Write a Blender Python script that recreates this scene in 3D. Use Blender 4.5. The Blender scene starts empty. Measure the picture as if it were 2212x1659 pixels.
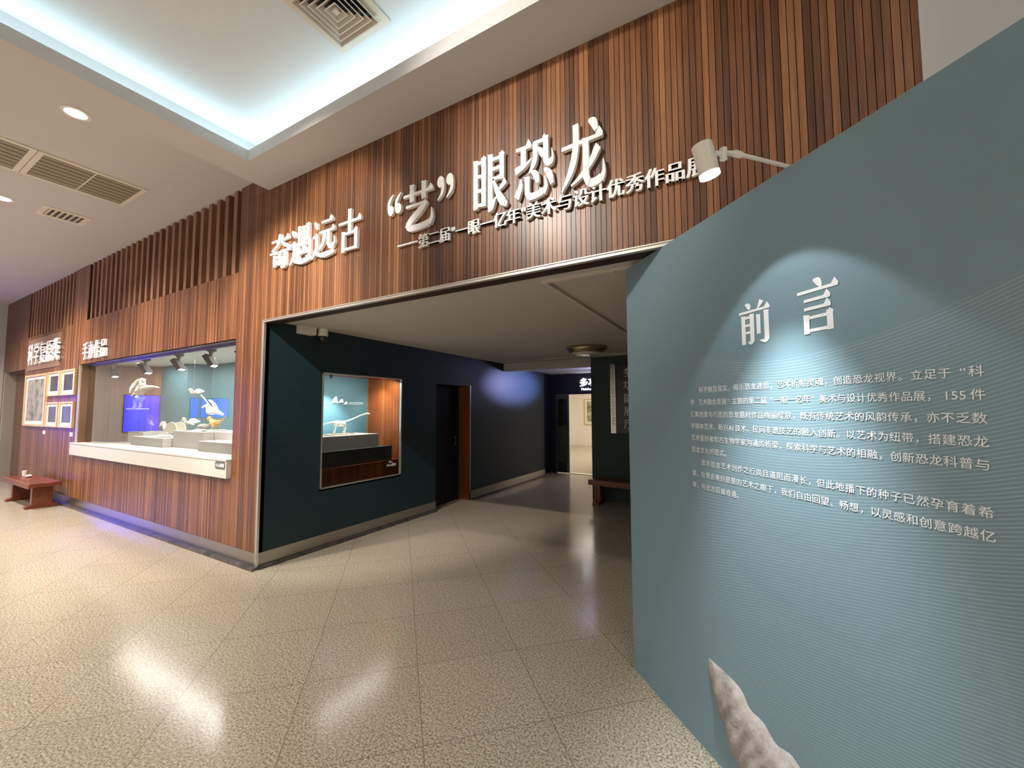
import bpy, math, random
from mathutils import Vector, Matrix
random.seed(7)
S = bpy.context.scene
COL = S.collection
# ------------------------------------------------------------------ camera
CAM = Vector((4.5001, -2.4760, 1.65))
_y, _p, _r = math.radians(-29.8781), math.radians(3.5885), math.radians(-0.1626)
fwd = Vector((math.sin(_y)*math.cos(_p), math.cos(_y)*math.cos(_p), math.sin(_p)))
rgt = Vector((math.cos(_y), -math.sin(_y), 0.0))
upv = rgt.cross(fwd)
r2 = rgt*math.cos(_r) + upv*math.sin(_r)
u2 = -rgt*math.sin(_r) + upv*math.cos(_r)
cd = bpy.data.cameras.new('camera')
cd.sensor_width = 36.0
cd.sensor_fit = 'HORIZONTAL'
cd.lens = 889.374/2212*36.0
cd.clip_start = 0.02
cam = bpy.data.objects.new('camera', cd)
COL.objects.link(cam)
M = Matrix.Identity(4)
for i in range(3):
    M[i][0], M[i][1], M[i][2], M[i][3] = r2[i], u2[i], -fwd[i], CAM[i]
cam.matrix_world = M
S.camera = cam
# ------------------------------------------------------------------ world, exposure
W = bpy.data.worlds.new('world')
S.world = W
W.use_nodes = True
W.node_tree.nodes['Background'].inputs[0].default_value = (0.6, 0.55, 0.5, 1)
W.node_tree.nodes['Background'].inputs[1].default_value = 0.02
S.view_settings.view_transform = 'Standard'
S.view_settings.look = 'None'
S.view_settings.gamma = 1.0
S.view_settings.use_curve_mapping = False
S.view_settings.exposure = 0.1
S.cycles.max_bounces = 8
S.cycles.diffuse_bounces = 5
S.cycles.glossy_bounces = 4
S.cycles.transmission_bounces = 6
S.cycles.transparent_max_bounces = 8
S.cycles.sample_clamp_indirect = 6.0
S.cycles.caustics_reflective = False
S.cycles.caustics_refractive = False
S.cycles.use_denoising = True
# ------------------------------------------------------------------ lights
def lamp_area(name, loc, size, power, col, direction, size_y=None):
    l = bpy.data.lights.new(name, 'AREA')
    l.energy = power; l.color = col
    l.shape = 'RECTANGLE' if size_y else 'SQUARE'
    l.size = size
    if size_y: l.size_y = size_y
    o = bpy.data.objects.new(name, l); COL.objects.link(o)
    o.location = loc
    o.rotation_euler = Vector(direction).to_track_quat('-Z', 'Y').to_euler()
    return o
def lamp_spot(name, loc, target, power, col, angle, blend=0.5, radius=0.03):
    l = bpy.data.lights.new(name, 'SPOT')
    l.energy = power; l.color = col
    l.spot_size = math.radians(angle); l.spot_blend = blend
    l.shadow_soft_size = radius
    o = bpy.data.objects.new(name, l); COL.objects.link(o)
    o.location = loc
    o.rotation_euler = (Vector(target)-Vector(loc)).to_track_quat('-Z', 'Y').to_euler()
    return o
WARM = (1.0, 0.925, 0.83)
NEUT = (1.0, 0.92, 0.82)
COOL = (0.69, 0.92, 1.0)
H0, H1, HT = 4.245, 4.07, 4.42        # left ceiling, soffit ring, tray ceiling
TX0, TX1, TY0, TY1 = 0.345, 6.3, -0.389, -5.2
CV = 0.24
# cove strips on top of the soffit ring, shining up into the tray
cx, cy = (TX0+TX1)/2, (TY0+TY1)/2
K = 0.62
def cove(x, y, sx, sy, w):
    o = lamp_area('cove_light', (x, y, 4.16), sx, w, COOL, (0, 0, 1), sy)
    o.rotation_euler = (math.pi, 0, 0)
cove(TX0-CV*0.5, cy, 0.05, TY0-TY1+0.2, 10)
cove(TX1+CV*0.5, cy, 0.05, TY0-TY1+0.2, 10)
cove(cx, TY0+CV*0.5, TX1-TX0+0.2, 0.05, 13)
cove(cx, TY1-CV*0.5, TX1-TX0+0.2, 0.05, 13)
# hall downlights, first two built below; rows B and C are added fill
DOWN = [(-0.50, -1.39), (-3.30, -1.35), (-6.10, -1.35), (-8.90, -1.35)]
FILL_B = [(-0.8, -4.6), (-3.6, -4.6), (-6.4, -4.6), (-9.2, -4.6)]
FILL_C = [(1.6, -6.2), (4.4, -6.2), (7.2, -6.2), (7.2, -3.4)]
for x, y in DOWN + FILL_B:
    lamp_spot('downlight_fill_beam', (x, y, H0-0.015), (x, y, 0), 560 if y > -2 else 330, WARM, 135, 0.8, 0.06)
for x, y in FILL_C:
    lamp_spot('downlight_fill_beam', (x, y, H1-0.015), (x, y, 0), 400, WARM, 150, 0.9, 0.06)
# unseen spots added to brighten the fascia title and the left wood wall
lamp_spot('added_accent_beam', (2.0, -2.6, 4.36), (1.15, 0, 2.95), 320, WARM, 44, 0.45, 0.03)
lamp_spot('added_accent_beam', (0.9, -2.6, 4.36), (0.25, 0, 2.3), 600, WARM, 50, 0.45, 0.03)
lamp_spot('added_accent_beam', (2.2, -2.6, 4.36), (3.5, 0, 3.45), 380, WARM, 50, 0.9, 0.12)
lamp_spot('added_accent_beam', (-1.9, -2.7, H0-0.05), (-2.6, 0, 1.0), 460, WARM, 84, 0.9, 0.05)
lamp_spot('added_accent_beam', (-5.6, -2.7, H0-0.05), (-5.9, 0, 1.3), 420, WARM, 84, 0.9, 0.05)
# ------------------------------------------------------------------ mesh helpers
class MB:
    def __init__(self): self.v = []; self.f = []
    def add(self, vs, fs):
        n = len(self.v); self.v += [tuple(p) for p in vs]
        self.f += [tuple(i+n for i in f) for f in fs]
        return self
    def box(self, x0, x1, y0, y1, z0, z1):
        vs = [(x, y, z) for z in (z0, z1) for y in (y0, y1) for x in (x0, x1)]
        return self.add(vs, [(0,2,3,1),(4,5,7,6),(0,1,5,4),(2,6,7,3),(0,4,6,2),(1,3,7,5)])
    def obox(self, o, a, b, c):
        o, a, b, c = map(Vector, (o, a, b, c))     # corner and three edge vectors
        vs = [o+a*i+b*j+c*k for k in (0,1) for j in (0,1) for i in (0,1)]
        return self.add(vs, [(0,2,3,1),(4,5,7,6),(0,1,5,4),(2,6,7,3),(0,4,6,2),(1,3,7,5)])
    def quad(self, *p): return self.add(p, [tuple(range(len(p)))])
    def prism(self, pts, o, ux, uy, un, h):
        o, ux, uy, un = map(Vector, (o, ux, uy, un)); n = len(pts)
        a = [o+ux*x+uy*y for x, y in pts]
        return self.add(a+[q+un*h for q in a],
                        [tuple(range(n-1, -1, -1)), tuple(range(n, 2*n))]+[(i,(i+1)%n,(i+1)%n+n,i+n) for i in range(n)])
    def tube(self, pts, rad, n=10, caps=True, flat=None):
        pts = [Vector(p) for p in pts]
        if not isinstance(rad, (list, tuple)): rad = [rad]*len(pts)
        rings = []; up = Vector((0,0,1))
        for i, p in enumerate(pts):
            t = (pts[min(i+1, len(pts)-1)]-pts[max(i-1, 0)]).normalized()
            a = t.cross(up)
            if a.length < 1e-3: a = t.cross(Vector((1,0,0)))
            a.normalize(); b = a.cross(t).normalized()
            k = flat or 1.0
            rings.append([p+a*math.cos(2*math.pi*j/n)*rad[i]*k+b*math.sin(2*math.pi*j/n)*rad[i] for j in range(n)])
        vs = [q for r in rings for q in r]
        fs = [(i*n+j, i*n+(j+1)%n, (i+1)*n+(j+1)%n, (i+1)*n+j) for i in range(len(pts)-1) for j in range(n)]
        if caps: fs += [tuple(range(n-1,-1,-1)), tuple((len(pts)-1)*n+j for j in range(n))]
        return self.add(vs, fs)
    def lathe(self, prof, o, axis=(0,0,1), n=32, caps=True):
        o = Vector(o); ax = Vector(axis).normalized()
        a = ax.orthogonal().normalized(); b = ax.cross(a)
        vs = [o+ax*h+(a*math.cos(2*math.pi*j/n)+b*math.sin(2*math.pi*j/n))*r for r, h in prof for j in range(n)]
        m = len(prof)
        fs = [(i*n+j, i*n+(j+1)%n, (i+1)*n+(j+1)%n, (i+1)*n+j) for i in range(m-1) for j in range(n)]
        if caps: fs += [tuple(range(n-1,-1,-1)), tuple((m-1)*n+j for j in range(n))]
        return self.add(vs, fs)
    def ball(self, c, r, sx=1, sy=1, sz=1, n=12):
        vs = []; c = Vector(c)
        for i in range(1, n):
            for j in range(n*2):
                t, p = math.pi*i/n, math.pi*j/n
                vs.append(c+Vector((math.sin(t)*math.cos(p)*sx, math.sin(t)*math.sin(p)*sy, math.cos(t)*sz))*r)
        w = n*2; fs = [(i*w+j, i*w+(j+1)%w, (i+1)*w+(j+1)%w, (i+1)*w+j) for i in range(n-2) for j in range(w)]
        return self.add(vs, fs+[tuple(range(w-1,-1,-1)), tuple((n-2)*w+j for j in range(w))])
def smooth_path(pts, k=5):
    pts = [tuple(p) for p in pts]; out = []
    for i in range(len(pts)-1):
        p0, p1, p2, p3 = pts[max(i-1,0)], pts[i], pts[i+1], pts[min(i+2, len(pts)-1)]
        for s in range(k):
            t = s/k
            out.append(tuple(0.5*((2*b)+(c-a)*t+(2*a-5*b+4*c-d)*t*t+(3*b-a-3*c+d)*t**3) for a, b, c, d in zip(p0, p1, p2, p3)))
    out.append(pts[-1]); return out
def obj(name, mb, mat, parent=None, smooth=False, bevel=0, recalc=True):
    me = bpy.data.meshes.new(name)
    me.from_pydata(mb.v, [], mb.f); me.update()
    if recalc:
        import bmesh
        bm = bmesh.new(); bm.from_mesh(me)
        bmesh.ops.recalc_face_normals(bm, faces=bm.faces); bm.to_mesh(me); bm.free()
    if mat: me.materials.append(mat)
    if smooth:
        for p in me.polygons: p.use_smooth = True
    o = bpy.data.objects.new(name, me); COL.objects.link(o)
    if bevel:
        b = o.modifiers.new('bevel', 'BEVEL'); b.width = bevel; b.segments = 2; b.limit_method = 'ANGLE'
    if parent:
        o.parent = parent
        o.matrix_parent_inverse = Matrix.Translation(-parent.location)
    return o
def tag(o, label=None, cat=None, group=None, kind=None):
    if label: o['label'] = label
    if cat: o['category'] = cat
    if group: o['group'] = group
    if kind: o['kind'] = kind
    return o
def thing(name, label, cat, loc, group=None):
    o = bpy.data.objects.new(name, None); o.empty_display_size = 0.1
    COL.objects.link(o); o.location = loc
    return tag(o, label, cat, group)
def struct(name, mb, mat, **k): return tag(obj(name, mb, mat, **k), kind='structure')
def sgroup(name, loc):
    o = bpy.data.objects.new(name, None); COL.objects.link(o); o.location = loc
    o['kind'] = 'structure'; return o
def copy_tree(root, offset, label=None):
    r = root.copy(); COL.objects.link(r); r.location = Vector(root.location)+Vector(offset)
    if label: r['label'] = label
    for ch in list(root.children):
        c = ch.copy(); COL.objects.link(c); c.parent = r
        for g in list(ch.children):
            d = g.copy(); COL.objects.link(d); d.parent = c
    return r
# ------------------------------------------------------------------ materials
def srgb(r, g, b):
    f = lambda c: (c/255/12.92 if c/255 <= 0.04045 else ((c/255+0.055)/1.055)**2.4)
    return (f(r), f(g), f(b), 1)
class NT:
    def __init__(self, m): self.t = m.node_tree; self.n = m.node_tree.nodes
    def node(self, k, **p):
        n = self.n.new(k)
        for a, b in p.items(): setattr(n, a, b)
        return n
    def put(self, sock, v):
        if hasattr(v, 'is_output'): self.t.links.new(v, sock)
        else: sock.default_value = v
    def math(self, op, a, b=0.0, c=None):
        n = self.node('ShaderNodeMath', operation=op)
        self.put(n.inputs[0], a); self.put(n.inputs[1], b)
        if c is not None: self.put(n.inputs[2], c)
        return n.outputs[0]
    def mix(self, f, a, b, bt='MIX'):
        n = self.node('ShaderNodeMix', data_type='RGBA', blend_type=bt)
        self.put(n.inputs[0], f); self.put(n.inputs[6], a); self.put(n.inputs[7], b)
        return n.outputs[2]
    def pos(self): return self.node('ShaderNodeTexCoord').outputs['Object']
    def xyz(self, v):
        n = self.node('ShaderNodeSeparateXYZ'); self.put(n.inputs[0], v); return n.outputs
    def comb(self, x, y, z):
        n = self.node('ShaderNodeCombineXYZ')
        for i, q in enumerate((x, y, z)): self.put(n.inputs[i], q)
        return n.outputs[0]
    def mapping(self, v, sc, loc=(0,0,0), rot=(0,0,0)):
        n = self.node('ShaderNodeMapping'); self.put(n.inputs[0], v)
        n.inputs['Scale'].default_value = sc; n.inputs['Location'].default_value = loc; n.inputs['Rotation'].default_value = rot
        return n.outputs[0]
    def noise(self, v, sc, det=3.0, rough=0.5):
        n = self.node('ShaderNodeTexNoise'); self.put(n.inputs['Vector'], v)
        n.inputs['Scale'].default_value = sc; n.inputs['Detail'].default_value = det; n.inputs['Roughness'].default_value = rough
        return n.outputs[0]
    def ramp(self, f, stops):
        n = self.node('ShaderNodeValToRGB'); self.put(n.inputs[0], f)
        e = n.color_ramp.elements
        while len(e) < len(stops): e.new(0.5)
        for q, (p, c) in zip(e, stops): q.position = p; q.color = c
        return n.outputs[0]
    def bump(self, h, strength, dist):
        n = self.node('ShaderNodeBump'); self.put(n.inputs['Height'], h)
        n.inputs['Strength'].default_value = strength; n.inputs['Distance'].default_value = dist
        return n.outputs[0]
def base(name, col=(0.8,0.8,0.8,1), rough=0.5, metal=0.0, spec=0.5, emit=None, estr=0.0):
    m = bpy.data.materials.new(name); m.use_nodes = True
    b = m.node_tree.nodes['Principled BSDF']
    b.inputs['Base Color'].default_value = col
    b.inputs['Roughness'].default_value = rough
    b.inputs['Metallic'].default_value = metal
    b.inputs['Specular IOR Level'].default_value = spec
    if emit:
        b.inputs['Emission Color'].default_value = emit
        b.inputs['Emission Strength'].default_value = estr
    return m
def plain(name, rgb, rough=0.5, metal=0.0, spec=0.5, var=0.06, scale=6.0, bump=0.0):
    """a coloured surface with a faint uneven tone"""
    m = base(name, srgb(*rgb), rough, metal, spec); t = NT(m); b = t.n['Principled BSDF']
    p = t.pos(); n = t.noise(p, scale, 4)
    c = srgb(*rgb)
    lo = tuple(x*(1-var) for x in c[:3])+(1,); hi = tuple(min(1, x*(1+var)) for x in c[:3])+(1,)
    t.t.links.new(t.mix(n, lo, hi), b.inputs['Base Color'])
    if bump:
        t.t.links.new(t.bump(t.noise(p, scale*30, 2), bump, 0.002), b.inputs['Normal'])
    return m
def wood(name, dark, mid, light, pitch=0.0336, axis=0, rough=0.34, strip=0.55, grain=42.0, spec=0.5):
    """vertical veneer; each strip its own tone; axis 0: strips along x, 1: along y, 2: grain lies along x"""
    m = base(name, rough=rough, spec=spec); t = NT(m); b = t.n['Principled BSDF']
    p = t.pos(); o = t.xyz(p); a = o[axis] if axis < 2 else o[1]
    sid = t.math('FLOOR', t.math('DIVIDE', t.math('ADD', a, 50*pitch), pitch))
    wn = t.node('ShaderNodeTexWhiteNoise', noise_dimensions='1D'); t.put(wn.inputs['W'], sid)
    off = t.math('MULTIPLY', wn.outputs['Value'], 37.0)
    if axis == 2: v = t.comb(t.math('MULTIPLY', t.math('ADD', o[0], off), 0.05), a, o[2])
    else: v = t.comb(a, t.math('MULTIPLY', off, 0.1), t.math('MULTIPLY', t.math('ADD', o[2], off), 0.022))
    g1 = t.noise(v, grain, 4, 0.6); g2 = t.noise(v, grain*4, 2, 0.5)
    f = t.math('ADD', t.math('MULTIPLY', g1, 0.75), t.math('MULTIPLY', g2, 0.25))
    big = t.noise(t.comb(a, 0.0, t.math('MULTIPLY', o[2], 0.15)), 5.0, 2)
    f = t.math('ADD', f, t.math('MULTIPLY', t.math('SUBTRACT', wn.outputs['Value'], 0.5), strip))
    f = t.math('ADD', f, t.math('MULTIPLY', t.math('SUBTRACT', big, 0.5), 0.45))
    c = t.ramp(f, [(0.12, srgb(*dark)), (0.5, srgb(*mid)), (0.85, srgb(*light))])
    t.t.links.new(c, b.inputs['Base Color'])
    return m
m_wood = wood('veneer_strips', (68,40,22), (119,75,46), (156,107,69), strip=0.52, rough=0.36, spec=0.6)
m_woody = wood('veneer_inside', (78,36,14), (140,78,38), (182,112,62), pitch=0.09, axis=0, rough=0.4, strip=0.2, grain=22)
m_slat = wood('slat_wood', (92,60,44), (140,98,74), (172,130,104), pitch=0.202, strip=0.1, rough=0.35)
m_dwood = wood('dark_slats', (66,36,22), (108,66,42), (140,92,62), pitch=0.2, strip=0.15, rough=0.4)
m_back = plain('dark_backing', (46,26,17), 0.7)
m_bench = wood('bench_wood', (70,30,17), (114,56,33), (142,78,50), pitch=0.12, axis=2, strip=0.15, rough=0.3, grain=20)
m_jamb = wood('jamb_wood', (70,34,14), (122,66,32), (150,88,48), pitch=0.3, axis=0, strip=0.1, rough=0.45)
m_ceil = plain('ceiling_paint', (205,203,201), 0.85, var=0.02, scale=1.5)
m_wall = plain('wall_paint', (206,204,203), 0.8, var=0.03, scale=2)
m_cceil = plain('corridor_ceiling_paint', (196,193,188), 0.85, var=0.03, scale=2)
m_tray = plain('tray_paint', (222,230,234), 0.85, var=0.01)
m_gal = plain('gallery_paint', (240,236,228), 0.8, var=0.02)
m_white = plain('white_lacquer', (236,233,226), 0.4, var=0.01)
m_letter = plain('white_letter', (246,245,243), 0.45, var=0.01)
m_print = plain('white_print', (240,242,242), 0.6, var=0.01)
m_sill = plain('sill_board', (200,197,186), 0.45, var=0.02)
m_plinth = plain('plinth_board', (205,203,198), 0.55, var=0.03)
m_dplinth = plain('dark_step', (66,68,66), 0.6, var=0.08)
m_gplinth = plain('grey_step', (178,175,166), 0.65, var=0.1, scale=14)
m_steel = base('brushed_steel', srgb(176,174,170), 0.32, 1.0)
m_alu = base('aluminium_trim', srgb(225,220,210), 0.38, 0.85)
m_black = plain('black_metal', (26,25,24), 0.45)
m_void = plain('unlit_black', (9,9,9), 0.7)
m_lampgrey = plain('grey_lamp_metal', (84,82,76), 0.4, var=0.03)
m_glass = bpy.data.materials.new('glass'); m_glass.use_nodes = True
_b = m_glass.node_tree.nodes['Principled BSDF']
_b.inputs['Base Color'].default_value = (0.93, 0.97, 0.96, 1); _b.inputs['Roughness'].default_value = 0.0
_b.inputs['Transmission Weight'].default_value = 1.0; _b.inputs['IOR'].default_value = 1.5
def thin_glass(name, tint=(0.94,0.97,0.96,1), ior=1.5):
    """one sheet of glass: clear with a mirror reflection that grows at grazing angles"""
    m = bpy.data.materials.new(name); m.use_nodes = True; t = NT(m)
    t.n.remove(t.n['Principled BSDF']); out = t.n['Material Output']
    tr = t.node('ShaderNodeBsdfTransparent'); tr.inputs[0].default_value = tint
    gl = t.node('ShaderNodeBsdfGlossy'); gl.inputs['Roughness'].default_value = 0.0
    fr = t.node('ShaderNodeFresnel'); fr.inputs[0].default_value = ior
    mx = t.node('ShaderNodeMixShader'); t.t.links.new(t.math('MINIMUM', t.math('MULTIPLY', fr.outputs[0], 2.0), 1.0), mx.inputs[0])
    t.t.links.new(tr.outputs[0], mx.inputs[1]); t.t.links.new(gl.outputs[0], mx.inputs[2])
    t.t.links.new(mx.outputs[0], out.inputs[0]); return m
m_pane = thin_glass('window_glass')
m_smoke = thin_glass('smoked_glass', (0.10,0.12,0.11,1))
m_teal = plain('dark_teal_paint', (18,42,50), 0.55, var=0.06, scale=3)
m_teal2 = plain('teal_board', (78,116,126), 0.6, var=0.04, scale=3)
m_panelback = plain('board_edge', (150,160,160), 0.6)
def granite(name):
    m = base(name, rough=0.16, spec=0.32); t = NT(m); b = t.n['Principled BSDF']
    p = t.pos(); o = t.xyz(p)
    n1 = t.noise(p, 88, 3, 0.7); n2 = t.noise(t.mapping(p, (1,1,1), (3,7,0)), 60, 3, 0.6); n3 = t.noise(p, 1.1, 4, 0.6)
    c = t.ramp(n1, [(0.36, srgb(84,78,68)), (0.45, srgb(150,141,124)), (0.56, srgb(190,181,163)), (0.68, srgb(216,209,194))])
    c = t.mix(t.math('MULTIPLY', t.ramp(n2, [(0.60,(0,0,0,1)),(0.68,(1,1,1,1))]), 0.55), c, srgb(84,76,64))
    c = t.mix(t.math('MULTIPLY', n3, 0.35), c, srgb(184,162,136))
    # tile joints: square tiles laid on the diagonal
    u = t.math('ADD', o[0], o[1]); w = t.math('SUBTRACT', o[0], o[1])
    P = 0.945
    def joint(q, off):
        fr = t.math('FRACT', t.math('DIVIDE', t.math('ADD', q, 40*P-off), P))
        d = t.math('MINIMUM', fr, t.math('SUBTRACT', 1.0, fr))
        return t.math('LESS_THAN', d, 0.0033)
    j = t.math('MAXIMUM', joint(u, 0.317), joint(w, 2.955))
    tid = t.node('ShaderNodeTexWhiteNoise', noise_dimensions='2D')
    t.put(tid.inputs['Vector'], t.comb(t.math('FLOOR', t.math('DIVIDE', t.math('ADD', u, 40*P-0.317), P)), t.math('FLOOR', t.math('DIVIDE', t.math('ADD', w, 40*P-2.955), P)), 0.0))
    c = t.mix(t.math('MULTIPLY', tid.outputs['Value'], 0.10), c, srgb(120,104,84))
    c = t.mix(t.math('MULTIPLY', j, 0.6), c, srgb(70,60,48))
    t.t.links.new(c, b.inputs['Base Color'])
    r = t.math('ADD', 0.09, t.math('MULTIPLY', t.noise(p, 2.2, 4), 0.14))
    t.t.links.new(r, b.inputs['Roughness']); return m
m_floor = granite('granite_floor')
def marble():
    m = base('dark_marble', rough=0.22); t = NT(m); b = t.n['Principled BSDF']
    n = t.noise(t.pos(), 9, 6, 0.7)
    t.t.links.new(t.ramp(n, [(0.35, srgb(52,50,48)), (0.6, srgb(88,84,80)), (0.75, srgb(130,126,122))]), b.inputs['Base Color']); return m
m_marble = marble()
def glow(name, col, s):
    m = base(name, (0,0,0,1), 0.5, emit=col, estr=s); return m
# ------------------------------------------------------------------ the setting
FX = 5.235                      # right end of the fascia
OH, HC2 = 2.607, 2.629           # opening head, corridor ceiling
VX0, VX1, VZ0, VZ1 = -5.66, -0.56, 1.10, 2.458
PITCH = 0.0336
struct('floor', MB().box(-11.3, 8.2, -7.2, 16.2, -0.1, 0.0), m_floor)
# main ceiling left of the soffit
struct('ceiling', MB().box(-11.3, 0.0, -7.2, 0.45, H0, H0+0.1), m_ceil)
mb = MB()
mb.box(0.0, TX0, -7.2, 0.02, H1, H1+0.03)
mb.box(TX1, 8.2, -7.2, 0.02, H1, H1+0.03)
mb.box(TX0, TX1, TY0, 0.02, H1, H1+0.03)
mb.box(TX0, TX1, -7.2, TY1, H1, H1+0.03)
mb.box(-0.0, 0.04, -7.2, 0.02, H1+0.03, HT)                     # edge towards the left ceiling
mb.box(TX0-CV-0.03, TX0-CV, TY1-CV, TY0+CV, H1+0.03, HT)
mb.box(TX1+CV, TX1+CV+0.03, TY1-CV, TY0+CV, H1+0.03, HT)
mb.box(TX0-CV, TX1+CV, TY0+CV, TY0+CV+0.03, H1+0.03, HT)
mb.box(TX0-CV, TX1+CV, TY1-CV-0.03, TY1-CV, H1+0.03, HT)
struct('ceiling_soffit', mb, m_ceil)
mb = MB(); th = 0.02; lz = H1+0.105
mb.box(TX0, TX0+th, TY1, TY0, H1-0.004, lz); mb.box(TX1-th, TX1, TY1, TY0, H1-0.004, lz)
mb.box(TX0+th, TX1-th, TY0-th, TY0, H1-0.004, lz); mb.box(TX0+th, TX1-th, TY1, TY1+th, H1-0.004, lz)
struct('trim_tray_lip', mb, m_ceil)
struct('ceiling_tray', MB().box(TX0-CV-0.03, TX1+CV+0.03, TY1-CV-0.03, TY0+CV+0.03, HT, HT+0.05), m_tray)
# front wall in wood: thin strips with shadow gaps on a dark backing
def strips(mb, x0, x1, z0, z1, y=0.0, d=0.012, gap=0.0036):
    k = math.floor(x0/PITCH)
    while k*PITCH < x1:
        a, b = max(x0, k*PITCH+gap/2), min(x1, (k+1)*PITCH-gap/2)
        if b-a > 0.002: mb.box(a, b, y, y+d, z0, z1)
        k += 1
TOPZ = H0
DX0, DX1, DZ = -10.93, -9.22, 2.56           # doorway at the far left
mb = MB()
strips(mb, 0.0, FX, OH+0.012, H1)                              # fascia over the opening
strips(mb, VX1, 0.0, 0.1625, H1); mb.box(VX1, 0.0, 0.0, 0.03, H1, H0)
strips(mb, VX0-0.14, VX1, VZ1, 3.245)                            # over the display window
strips(mb, VX0-0.14, VX1, 0.1625, 0.90)                         # under its sill
strips(mb, -6.24, VX0-0.14, 0.1625, 3.245); strips(mb, -6.24, -5.52, 3.245, H0)
strips(mb, VX0-0.14, VX0-0.02, 0.90, VZ1)
strips(mb, -9.1, -6.24, 0.1625, 3.245); strips(mb, DX0, -9.1, DZ, 3.245); strips(mb, DX1, -9.1, 0.1625, DZ); strips(mb, -11.12, DX0, 0.1625, 3.245)
struct('wall_front', mb, m_wood)
mb = MB()
mb.box(0.0, FX, 0.012, 0.15, OH, 4.3); mb.box(VX1, 0.0, 0.012, 0.06, 0, 4.3)
mb.box(-6.24, VX1, 0.012, 0.06, VZ1+0.02, 3.235); mb.box(-6.24, VX1, 0.012, 0.06, 0, 0.90)
mb.box(-6.24, VX0-0.02, 0.012, 0.06, 0.9, VZ1+0.02)
mb.box(DX1, -6.24, 0.012, 0.06, 0, 3.235); mb.box(-11.2, DX1, 0.012, 0.06, DZ, 3.235); mb.box(-11.2, DX0, 0.012, 0.06, 0, DZ)
mb.box(-6.24, -5.52, 0.012, 0.06, 3.235, H0)
mb.box(-11.2, VX1, 0.22, 0.26, 3.235, H0); mb.box(-11.2, VX1, 0.06, 0.22, 3.215, 3.235)
struct('wall_front_backing', mb, m_back)
# vertical slat screens at the top of the front wall
def slats(x0, x1, w=0.078, d=0.16, p=0.202):
    mb = MB(); x = x1-0.085
    while x-w > x0: mb.box(x-w, x, 0.0, d, 3.246, H0-0.002); x -= p
    return mb
for x0, x1, lab in ((-5.52, -0.56, 'long screen of vertical dark wooden slats above the lit display window'),
                    (-9.15, -6.24, 'shorter shadowed slat screen above the framed pictures at far left')):
    tag(obj('slat_screen', slats(x0, x1), m_slat, bevel=0), lab, 'slat screen', 'slat screens under the ceiling')
tag(obj('wood_panel', MB().box(-11.12, -9.15, 0.0, 0.05, 3.245, H0), m_dwood), 'plain dark wood panel under the ceiling above the far left doorway', 'panel')
# steel skirting and marble plinth
struct('baseboard_front', MB().box(DX1, 0.006, -0.006, 0.012, 0.03, 0.1625).box(-11.12, DX0, -0.006, 0.012, 0.03, 0.1625), m_steel)
struct('trim_front_plinth', MB().box(DX1, 0.03, -0.058, 0.012, 0.0, 0.03).box(-11.12, DX0, -0.058, 0.012, 0.0, 0.03), m_marble)
# opening trims
mb = MB().box(0.0, 5.3, -0.012, 0.0, OH+0.012, OH+0.018).box(0.0, 5.3, -0.004, 0.0, OH+0.001, OH+0.012).box(0.0, 5.3, -0.014, 0.02, OH-0.012, OH+0.001)
struct('trim_opening_head', mb, m_alu)
struct('trim_fascia_underside', MB().box(0.0, 5.3, 0.02, 0.15, OH-0.004, OH), m_back)
mb = MB().box(-0.012, -0.002, -0.012, 0.0, 0.03, OH+0.018).box(-0.002, 0.012, -0.006, 0.0, 0.03, OH).box(0.008, 0.02, -0.012, 0.012, 0.03, OH)
struct('trim_opening_corner', mb, m_alu)
# white wall right of the fascia
struct('wall_right_front', MB().box(FX+0.07, 8.2, 0.0, 0.15, 0, 4.2), m_wall)
struct('trim_fascia_end', MB().box(FX, FX+0.07, -0.004, 0.15, OH, 4.2), m_wall)
struct('wall_left', MB().box(-11.3, -11.13, -7.2, 0.4, 0, 4.3), m_wall)
struct('wall_back', MB().box(-11.3, 8.2, -7.3, -7.2, 0, 4.6), m_wall)
struct('wall_right', MB().box(8.1, 8.3, -7.2, 0.1, 0, 4.6), m_wall)
# far left doorway
d = sgroup('door_1', (-10.1, 0.2, 0))
mb = MB().box(DX0, -10.08, 0.17, 0.21, 0, DZ-0.04).box(-10.07, DX1, 0.17, 0.21, 0, DZ-0.04)
obj('door_leaf', mb, m_dwood, d)
obj('door_frame', MB().box(DX0-0.02, DX0+0.07, -0.012, 0.2, 0, DZ), m_alu, d)
obj('door_head', MB().box(DX0, DX1, 0.06, 0.2, DZ-0.04, DZ+0.02).box(DX1-0.02, DX1, 0.012, 0.2, 0, DZ), m_dwood, d)
# ------------------------------------------------------------------ display window (built into the front wall)
mb = MB()
mb.quad((-5.66,0.10,1.05), (-4.95,0.90,1.05), (-4.95,0.90,VZ1+0.1), (-5.66,0.10,VZ1+0.1))
mb.box(VX0-0.02, VX0, 0.012, 0.12, VZ0, VZ1)
struct('wall_case_left', mb, wood('case_veneer', (80,54,38), (126,92,68), (154,120,94), pitch=0.12, rough=0.4, strip=0.15, grain=20))
mb = MB().box(-4.95, -3.95, 0.90, 0.93, 1.05, VZ1+0.1)
mb.quad((-3.95,0.90,1.05), (-3.80,1.20,1.05), (-3.80,1.20,VZ1+0.1), (-3.95,0.90,VZ1+0.1))
mb.box(-3.80, -1.0, 1.20, 1.23, 1.05, VZ1+0.1).box(-1.0, -0.97, 0.66, 1.2, 1.05, VZ1+0.1).box(-1.0, VX1, 0.66, 0.68, 1.05, VZ1+0.1)
struct('wall_case_back', mb, m_teal2)
struct('wall_case_right', MB().box(VX1-0.012, VX1+0.002, 0.012, 0.66, 1.05, VZ1), m_woody)
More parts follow.
